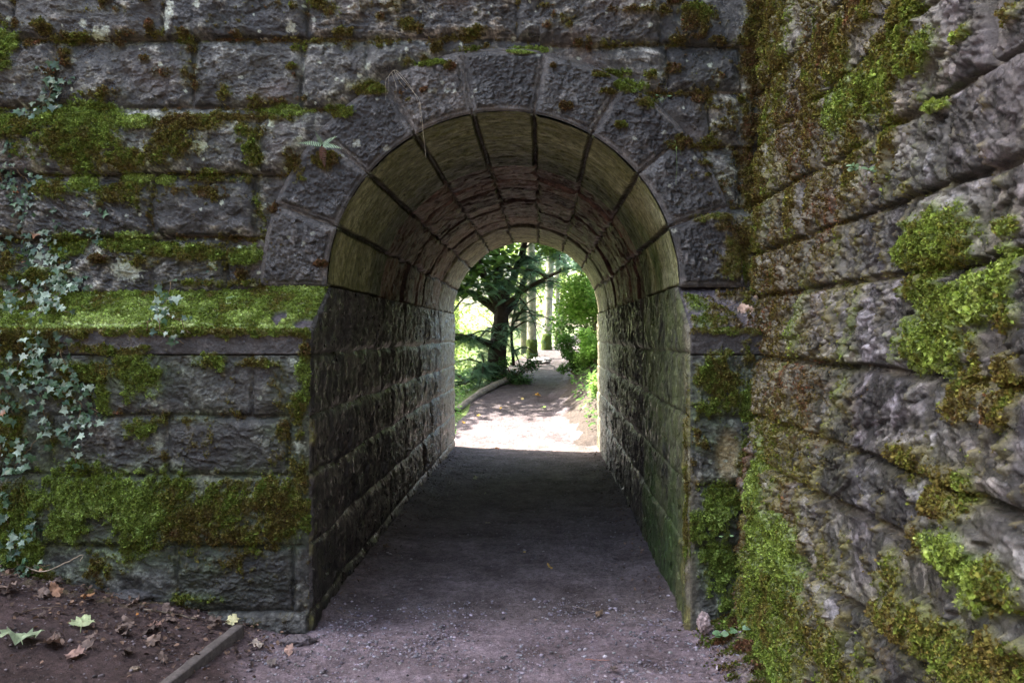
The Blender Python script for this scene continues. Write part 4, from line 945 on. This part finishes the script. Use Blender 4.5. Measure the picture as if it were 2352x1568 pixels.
# timber board
def board():
    P0, P1 = np.array([-1.462, 4.20, .098]), np.array([-1.60, 3.2, .055]); d = P1 - P0; L_ = np.linalg.norm(d); d /= L_
    s = np.cross(d, (0, 0, 1)); s /= np.linalg.norm(s); up = np.cross(s, d); w, hh = .025, .16; n = 60
    prof = [(-w, -hh), (-w, -.004), (-w + .004, 0), (-w*.3, .001), (w*.3, -.001), (w - .004, 0), (w, -.005), (w, -hh)]
    V = []
    for i in range(n):
        t = i / (n - 1)
        for (a, b) in prof:
            k = .0018 * pn(t * 14, a * 90, b * 60 + 3); V.append(P0 + d * L_ * t + s * (a + k) + up * (b + k + .004 * pn(t * 3, 0., 2.)))
    m = len(prof); i = np.arange(n * m).reshape(n, m); Fc = np.stack([i[:-1, :-1], i[1:, :-1], i[1:, 1:], i[:-1, 1:]], -1).reshape(-1, 4)
    b = Bag(); b.add(V, Fc, (.10, .088, .082)); cap = np.array([[0, k, k + 1] for k in range(1, m - 1)]); b.F.append(cap)
    tag(b.build('edging_board', M_WOOD), 'weathered grey timber edging board slanting across the path corner', 'board')
board()
def rock_obj(name, label, pos, size, col, rng, flat=.6, mat=M_STONE):
    th, p2 = np.meshgrid(np.linspace(0, np.pi, 26), np.linspace(0, 2 * np.pi, 40), indexing='ij')
    n = np.stack([np.sin(th) * np.cos(p2), np.sin(th) * np.sin(p2), np.cos(th)], -1); o = rng.uniform(0, 60)
    r = 1 + .7 * fbm(n[..., 0] * 1.8 + o, n[..., 1] * 1.4, n[..., 2] * 1.4, 4, .6) + .22 * fbm(n[..., 0] * 6 + o, n[..., 1] * 7, n[..., 2] * 7, 2)
    V = n * r[..., None] * np.array(size) ; V[..., 2] *= flat
    c = np.array(col) * (1 + .4 * fbm(n[..., 0] * 5, n[..., 1] * 5, n[..., 2] * 5, 3)[..., None])
    o_ = mesh(name, V.reshape(-1, 3), grid_faces(26, 40), mat, None, c.reshape(-1, 3)); o_.location = pos
    tag(o_, label, 'stone')
rng = np.random.default_rng(505)
X, Y, Z = ground_at(684, 1478); rock_obj('stone', 'grey rounded stone on the ground at the plinth corner', (X, Y, Z + .012), (.075, .05, .045), (.12, .10, .11), rng)
X, Y, Z = px(1616, 1424, 4.26); rock_obj('stone', 'whitish pink crumbly stone at the foot of the right pier', (X, Y, Z - .008), (.034, .032, .042), (.46, .36, .35), rng, 1.)
X, Y, Z = ground_at(310, 1538); rock_obj('stone', 'small brown stone on the soil near the bottom', (X, Y, Z + .006), (.02, .016, .016), (.22, .17, .12), rng)
X, Y, Z = ground_at(300, 1372); rock_obj('stone', 'dark slab of stone half buried at the wall foot', (X, YL - .02, Z - .0), (.12, .05, .06), (.05, .05, .05), rng)
lt = Bag(); N = 1500; rr = np.random.default_rng(616)
def litter(N, fx, fy, size, nz=1.):
    x = fx(N); y = fy(N); T_, TF_ = leaf_template(OVAL, .4, .35)
    P_ = np.stack([x, y, terrain(x, y) + .012 + rr.random(N) * .01], -1); nn_ = np.stack([rr.normal(size=N) * .6, rr.normal(size=N) * .6, nz + 0 * x], -1)
    g_ = rr.random((N, 1)); col = np.array([.045, .032, .028]) * (1 - g_) + np.array([.26, .17, .12]) * g_**2
    lt.inst(T_, TF_, P_, frames(nn_, rr) * (rr.uniform(*size, N))[:, None, None] * np.array([rr.uniform(.3, 1), 1, 1]), col)
litter(900, lambda n: rr.uniform(-3, -1.25, n), lambda n: YL - .03 - np.abs(rr.normal(size=n)) * .35, (.008, .028))
litter(260, lambda n: rr.uniform(-1.4, 1.0, n), lambda n: rr.uniform(3.5, 4.7, n), (.006, .016))
litter(260, lambda n: XL + .04 + np.abs(rr.normal(size=n)) * .1, lambda n: rr.uniform(4.4, 11.3, n), (.01, .03))
litter(260, lambda n: XR - .04 - np.abs(rr.normal(size=n)) * .1, lambda n: rr.uniform(4.4, 11.3, n), (.01, .03))
litter(200, lambda n: .95 - np.abs(rr.normal(size=n)) * .12, lambda n: rr.uniform(3.6, 4.3, n), (.008, .02))
tag(lt.build('leaf_litter', M_DRY), 'crumbs of brown leaf litter gathered along the foot of the walls', 'leaf litter', kind='stuff')
# moss and litter heap at the buttress foot
hb = Bag(); N = 9000; rr = np.random.default_rng(606)
x = .985 - np.abs(rr.normal(size=N)) * .075; y = rr.uniform(3.55, 4.42, N); x = np.where(y > 4.1, x - rr.random(N) * .07, x); z = terrain(x, y) + rr.random(N) * .03 * (1 - (0.985 - x) / .3)
nn = np.stack([-.4 + 0 * x, -.3 + 0 * x, 1 + 0 * x], -1)
hue = .35 + .35 * pn(x * 14, y * 14, 3.) + rr.normal(size=N) * .12; hue = np.where(pn(x * 9, y * 9, 8.) > .2, -.1, hue)
drape(np.stack([x, y, z], -1), nn, ss(-.3, .3, pn(x * 10, y * 10, 5.)) + .02, hue, 9000, hb, rr, (.006, .013), .1)
x = UL(1600) + rr.random(2500) * .25; y = YL - .02 - rr.random(2500) * .03 + (z[:2500] * 0); 
tag(hb.build('moss', M_MOSS), 'moss and reddish litter heaped along the foot of the buttress', 'moss', kind='stuff')

# ------------------------------------------------------------------ beyond the tunnel
def tree_part(root, trunk_paths, mat=M_BARK, col=(.06, .045, .035), seg=10, name='trunk'):
    b = Bag()
    for pts, r0, r1 in trunk_paths:
        q = spline(pts, 4 * len(pts)); tube(b, q, np.linspace(r0, r1, len(q)), seg, col, .05)
    b.build(name, mat, root, True)
def yew():
    rng = np.random.default_rng(707); D = 17.0
    base = px(1140, 872, D); gz = float(terrain(base[0], D)); base = (base[0], D, gz - .1)
    root = empty('yew_tree', base); tag(root, 'dark spreading yew tree left of the path beyond the tunnel', 'tree')
    q = lambda x, y, d=D: px(x, y, d)
    paths = [([base, q(1143,800), q(1150,740), q(1152,700)], .20, .13), ([q(1152,700), q(1178,640), q(1196,590), q(1215,520, 16.6), q(1225,430, 16)], .09, .03),
      ([q(1150,705), q(1145,640), q(1140,580), q(1135,500)], .13, .05), ([q(1150,720), q(1110,690), q(1075,670, 16.5), q(1020,665, 16)], .10, .03),
      ([q(1155,705), q(1200,670, 16.6), q(1250,640, 16), q(1310,615, 15.5), q(1370,600,15)], .05, .015), ([q(1145,800), q(1105,782, 16.6), q(1060,775, 16.2), q(1000,790, 16)], .08, .03),
      ([q(1150,730), q(1185,690, 17.4), q(1225,600, 17.8), q(1290,540, 18)], .08, .03), ([q(1140,700), q(1110,630, 16.5), q(1080,560, 16), q(1040,480, 15.5)], .09, .03),
      ([q(1150,830,17.1), q(1110,850, 16.4), q(1070,880, 16)], .05, .02), ([q(1180,840,17.1), q(1175,760, 17.2), q(1185,700, 17.3)], .035, .02)]
    br = []
    for pts, r0, r1 in paths[1:]:
        s = spline(pts, 30)
        for k in range(12):
            i = rng.integers(6, 30); p = s[i]; d = np.array([rng.normal() * 1.0, rng.normal() * .8, rng.normal() * .35 - .02]); d /= np.linalg.norm(d); Ln = rng.uniform(.5, 1.2)
            e1 = p + d * Ln * .5 + np.array([0, 0, .08]); e2 = p + d * Ln + np.array([0, 0, -.12 * Ln]); br.append(([p, e1, e2], .022, .006))
    tree_part(root, paths, col=(.035, .026, .022)); tree_part(root, br, seg=5, col=(.05, .04, .03), name='branches')
    T, TF = frond_template(13, .26, .35); pos = []; M = []; C = []
    for pts, _, _ in br:
        s = spline(pts, 12)
        for k in range(60):
            i = rng.integers(1, 12); p = s[i] + rng.normal(size=3) * .05
            if p[0] > -.36 * p[1] / 17 and p[2] < 2.35 and rng.random() < .75: continue
            if p[0] > .3 and p[2] < 2.6: continue
            a = rng.uniform(0, 2 * np.pi); d = np.array([np.cos(a), np.sin(a), rng.uniform(-.5, .15)]); d /= np.linalg.norm(d)
            n = np.array([rng.normal() * .4, rng.normal() * .4, 1]); n -= d * (n @ d); n /= np.linalg.norm(n)
            M.append(np.stack([np.cross(d, n), d, n], -1) * rng.uniform(.14, .30)); pos.append(p); g = rng.random()
            C.append(np.array([.06, .15, .09]) * (1 - g) + np.array([.22, .38, .24]) * g)
    b = Bag(); b.inst(T, TF, np.array(pos), np.array(M), np.array(C)); b.build('crown', M_LEAF, root)
yew()
def leafy(root, clumps, n, size, cols, rng, mat=M_SUNLEAF, name='crown', shape=OVAL, flat=.6):
    T = np.array([(0, 0, 0), (.32, .35, .05), (.28, .75, 0), (0, 1.05, -.08), (-.28, .75, 0), (-.32, .35, .05)]); TF = np.array([(0, 1, 2), (0, 2, 3), (0, 3, 4), (0, 4, 5)])
    pos = []; C = []
    cl = np.array(clumps, float); w = cl[:, 3]**2; w /= w.sum(); i = rng.choice(len(cl), n, p=w)
    d = rng.normal(size=(n, 3)); d /= np.linalg.norm(d, axis=1)[:, None]; r = rng.random(n)**.45
    P = cl[i, :3] + d * (r * cl[i, 3])[:, None] * np.array([1, 1, flat])
    nn = np.stack([rng.normal(size=n) * .6, rng.normal(size=n) * .6, 1 + 0 * r], -1)
    g = rng.random((n, 1)); g2 = hsh(i, 3)[:, None] * .6 + .7
    c = (np.array(cols[0]) * (1 - g) + np.array(cols[1]) * g) * g2
    b = Bag(); b.inst(T, TF, P, frames(nn, rng) * (rng.uniform(.6, 1.2, n) * size)[:, None, None], c); b.build(name, mat, root)
def broadleaf(label, x, y, h, cr, tr, n, size, cols, rng, bark=(.30, .28, .22), z0=None, moss=False, name='broadleaf_tree', group=None, cat='tree', low=.35):
    gz = float(terrain(x, y)) - .1; root = empty(name, (x, y, gz)); tag(root, label, cat, group)
    top = np.array([x + rng.normal() * .3, y, gz + h * .8]); base = np.array([x, y, gz]); mid = (base + top) / 2 + rng.normal(size=3) * .12
    paths = [([base, mid, top], tr, tr * .35)]; cl = []
    for k in range(11):
        t = rng.uniform(low, .95); p = base + (top - base) * t; a = rng.uniform(0, 2 * np.pi); L_ = cr * rng.uniform(.5, 1.0)
        e = p + np.array([math.cos(a) * L_, math.sin(a) * L_, L_ * rng.uniform(.1, .6)]); paths.append(([p, (p + e) / 2 + np.array([0, 0, .15]), e], tr * .3, tr * .08))
        cl.append((*e, cr * rng.uniform(.28, .5))); cl.append((*((p + e * 2) / 3), cr * rng.uniform(.2, .4)))
    cl.append((*top, cr * .5)); tree_part(root, paths, col=bark)
    leafy(root, cl, n, size, cols, rng)
    return root
rng = np.random.default_rng(808)
PALE = [(.20, .30, .06), (.42, .54, .16)]; MIDG = [(.08, .17, .04), (.2, .34, .08)]
for (x, D, w, lab) in ((1222, 21, .13, 'silvery mossy-based trunk nearest the yew, widest of the pale trunks'), (1256, 24, .13, 'second pale tree trunk right of the widest one'), (1281, 27, .08, 'slimmest pale tree trunk beside the bright shrub')):
    r_ = broadleaf(lab, (x - VX) * D / F, D, 10, 3.0, w, 5000, .13, PALE, rng, (.30, .285, .24), group='pale trunks beyond the yew', low=.62)
    b = Bag(); o = np.array(r_.location); q = np.array([o + (0, 0, t) for t in np.linspace(0, .55, 9)]); tube(b, q, w * np.array([1.3, 1.16, 1.12, 1.08, 1.1, 1.05, 1.04, 1.0, .93]), 14, (.07, .10, .025), .09); b.build('moss_sleeve', M_MOSS, r_)
def shrub(label, x, y, rx, n, size, cols, zc, rz, rng, group=None):
    gz = float(terrain(x, y)); root = empty('shrub', (x, y, gz)); tag(root, label, 'shrub', group); paths = []; cl = []
    for k in range(16):
        a = rng.uniform(0, 2 * np.pi); r = rx * math.sqrt(rng.random()); e = np.array([x + math.cos(a) * r, y + math.sin(a) * r, gz + zc + rz * rng.uniform(-1, 1)])
        paths.append(([(x, y, gz), ((x + e[0]) / 2, (y + e[1]) / 2, gz + (e[2] - gz) * .6), e], .02, .006)); cl.append((*e, rx * rng.uniform(.3, .5)))
    tree_part(root, paths, seg=5, col=(.12, .09, .05), name='stems'); leafy(root, cl, n, size, cols, rng, flat=.8)
broadleaf('leafy tree added out of view left of the yew to shade the far path', -4.0, 16.4, 8.5, 3.5, .2, 24000, .17, MIDG, rng, (.2, .17, .12), low=.3)  # unseen tree, added to cast shade on the path past the exit
shrub('tall bright green shrub crowding the right side of the far path', 1.02, 16.2, .92, 17000, .07, [(.24, .44, .09), (.46, .68, .20)], 1.15, 1.0, rng)
shrub('low leafy shrub spilling over the right edge of the far path', .62, 16.0, .34, 3600, .055, [(.08, .20, .05), (.20, .38, .10)], .38, .32, rng)
shrub('small bright shrub at the near end of the far right bank', 1.02, 14.9, .36, 3000, .055, [(.16, .34, .06), (.36, .58, .14)], .30, .26, rng)
shrub('lower green shrub behind the right bank of the far path', 1.15, 18.8, .9, 6000, .07, MIDG, .8, .6, rng)
shrub('high airy shrub with yellow-green leaves behind the bright one', 2.3, 20.5, 1.8, 9000, .09, PALE, 2.6, 1.8, rng)
shrub('small leafy plant hugging the right exit corner', .95, 12.7, .24, 900, .06, [(.14, .30, .06), (.34, .5, .16)], .22, .22, rng)
shrub('low dark bush at the foot of the yew', -.55, 16.6, .45, 2600, .05, [(.03, .08, .03), (.10, .2, .07)], .18, .2, rng)
shrub('sunlit bush beyond the yew on the left slope', -3.0, 21, 1.4, 6000, .09, PALE, .9, .9, rng)
labs = ['pale sunlit tree furthest left behind the yew', 'sunlit tree behind the left limbs of the yew', 'sunlit tree directly behind the yew trunk', 'sunlit tree behind the pale trunks', 'sunlit tree behind the bright shrub', 'sunlit tree furthest right beyond the path', 'distant yellow-green tree seen left of the yew crown', 'distant tree between yew and pale trunks']
for k, (x, y, h) in enumerate([(-6.5, 30, 9), (-3.4, 33, 10), (-.6, 31, 9), (2.0, 33, 9), (4.2, 28, 9), (7.5, 34, 10), (-2.2, 44, 12), (1.0, 46, 12)]):
    broadleaf(labs[k], x, y, h, 3.3, .16, 4200, .15, PALE, rng, (.2, .17, .12), group='sunlit trees in the distance', low=.1)
# undergrowth and edging
ub = Bag(); N = 5200; rr = np.random.default_rng(909); y = rr.uniform(12.0, 21, N); c0 = np.interp(y, PY, PCX); side = rr.random(N) < .62
x = np.where(side, c0 - .98 - rr.random(N)**1.4 * 2.6, c0 + .85 + rr.random(N) * .9); h_ = rr.random(N) * .16 + .03
P = np.stack([x, y, terrain(x, y) + h_], -1); T = np.array([(0, 0, 0), (.32, .35, .05), (.28, .75, 0), (0, 1.05, -.08), (-.28, .75, 0), (-.32, .35, .05)]); TF = np.array([(0, 1, 2), (0, 2, 3), (0, 3, 4), (0, 4, 5)])
nn = np.stack([rr.normal(size=N) * .5, rr.normal(size=N) * .5 - .3, 1 + 0 * x], -1); g = rr.random((N, 1))
ub.inst(T, TF, P, frames(nn, rr) * (rr.uniform(.03, .08, N))[:, None, None], np.array([.06, .14, .04]) * (1 - g) + np.array([.20, .36, .10]) * g)
tag(ub.build('undergrowth', M_SUNLEAF), 'low green undergrowth along the far path', 'undergrowth', kind='stuff')
eb = Bag(); q = spline([(px(1046, 936, 13.9)[0], 13.9, terrain(-1.4, 13.9) + .03), (px(1110, 903, 15.1)[0], 15.1, float(terrain(-1.0, 15.1)) + .04), (px(1180, 870, 16.8)[0], 16.8, float(terrain(-.55, 16.8)) + .06), (px(1186, 866, 17.0)[0], 17.0, float(terrain(-.5, 17)) + .06)], 24)
tube(eb, q, .06, 8, (.20, .18, .15), .1); tag(eb.build('edging_log', M_BARK), 'grey log edging the left side of the path beyond the tunnel', 'log')
X, Y = px(1243, 832, 19.6)[:2]; rock_obj('stone', 'pale grey boulder at the bend of the far path', (X, Y, float(terrain(X, Y)) + .05), (.22, .15, .14), (.40, .38, .40), rng)
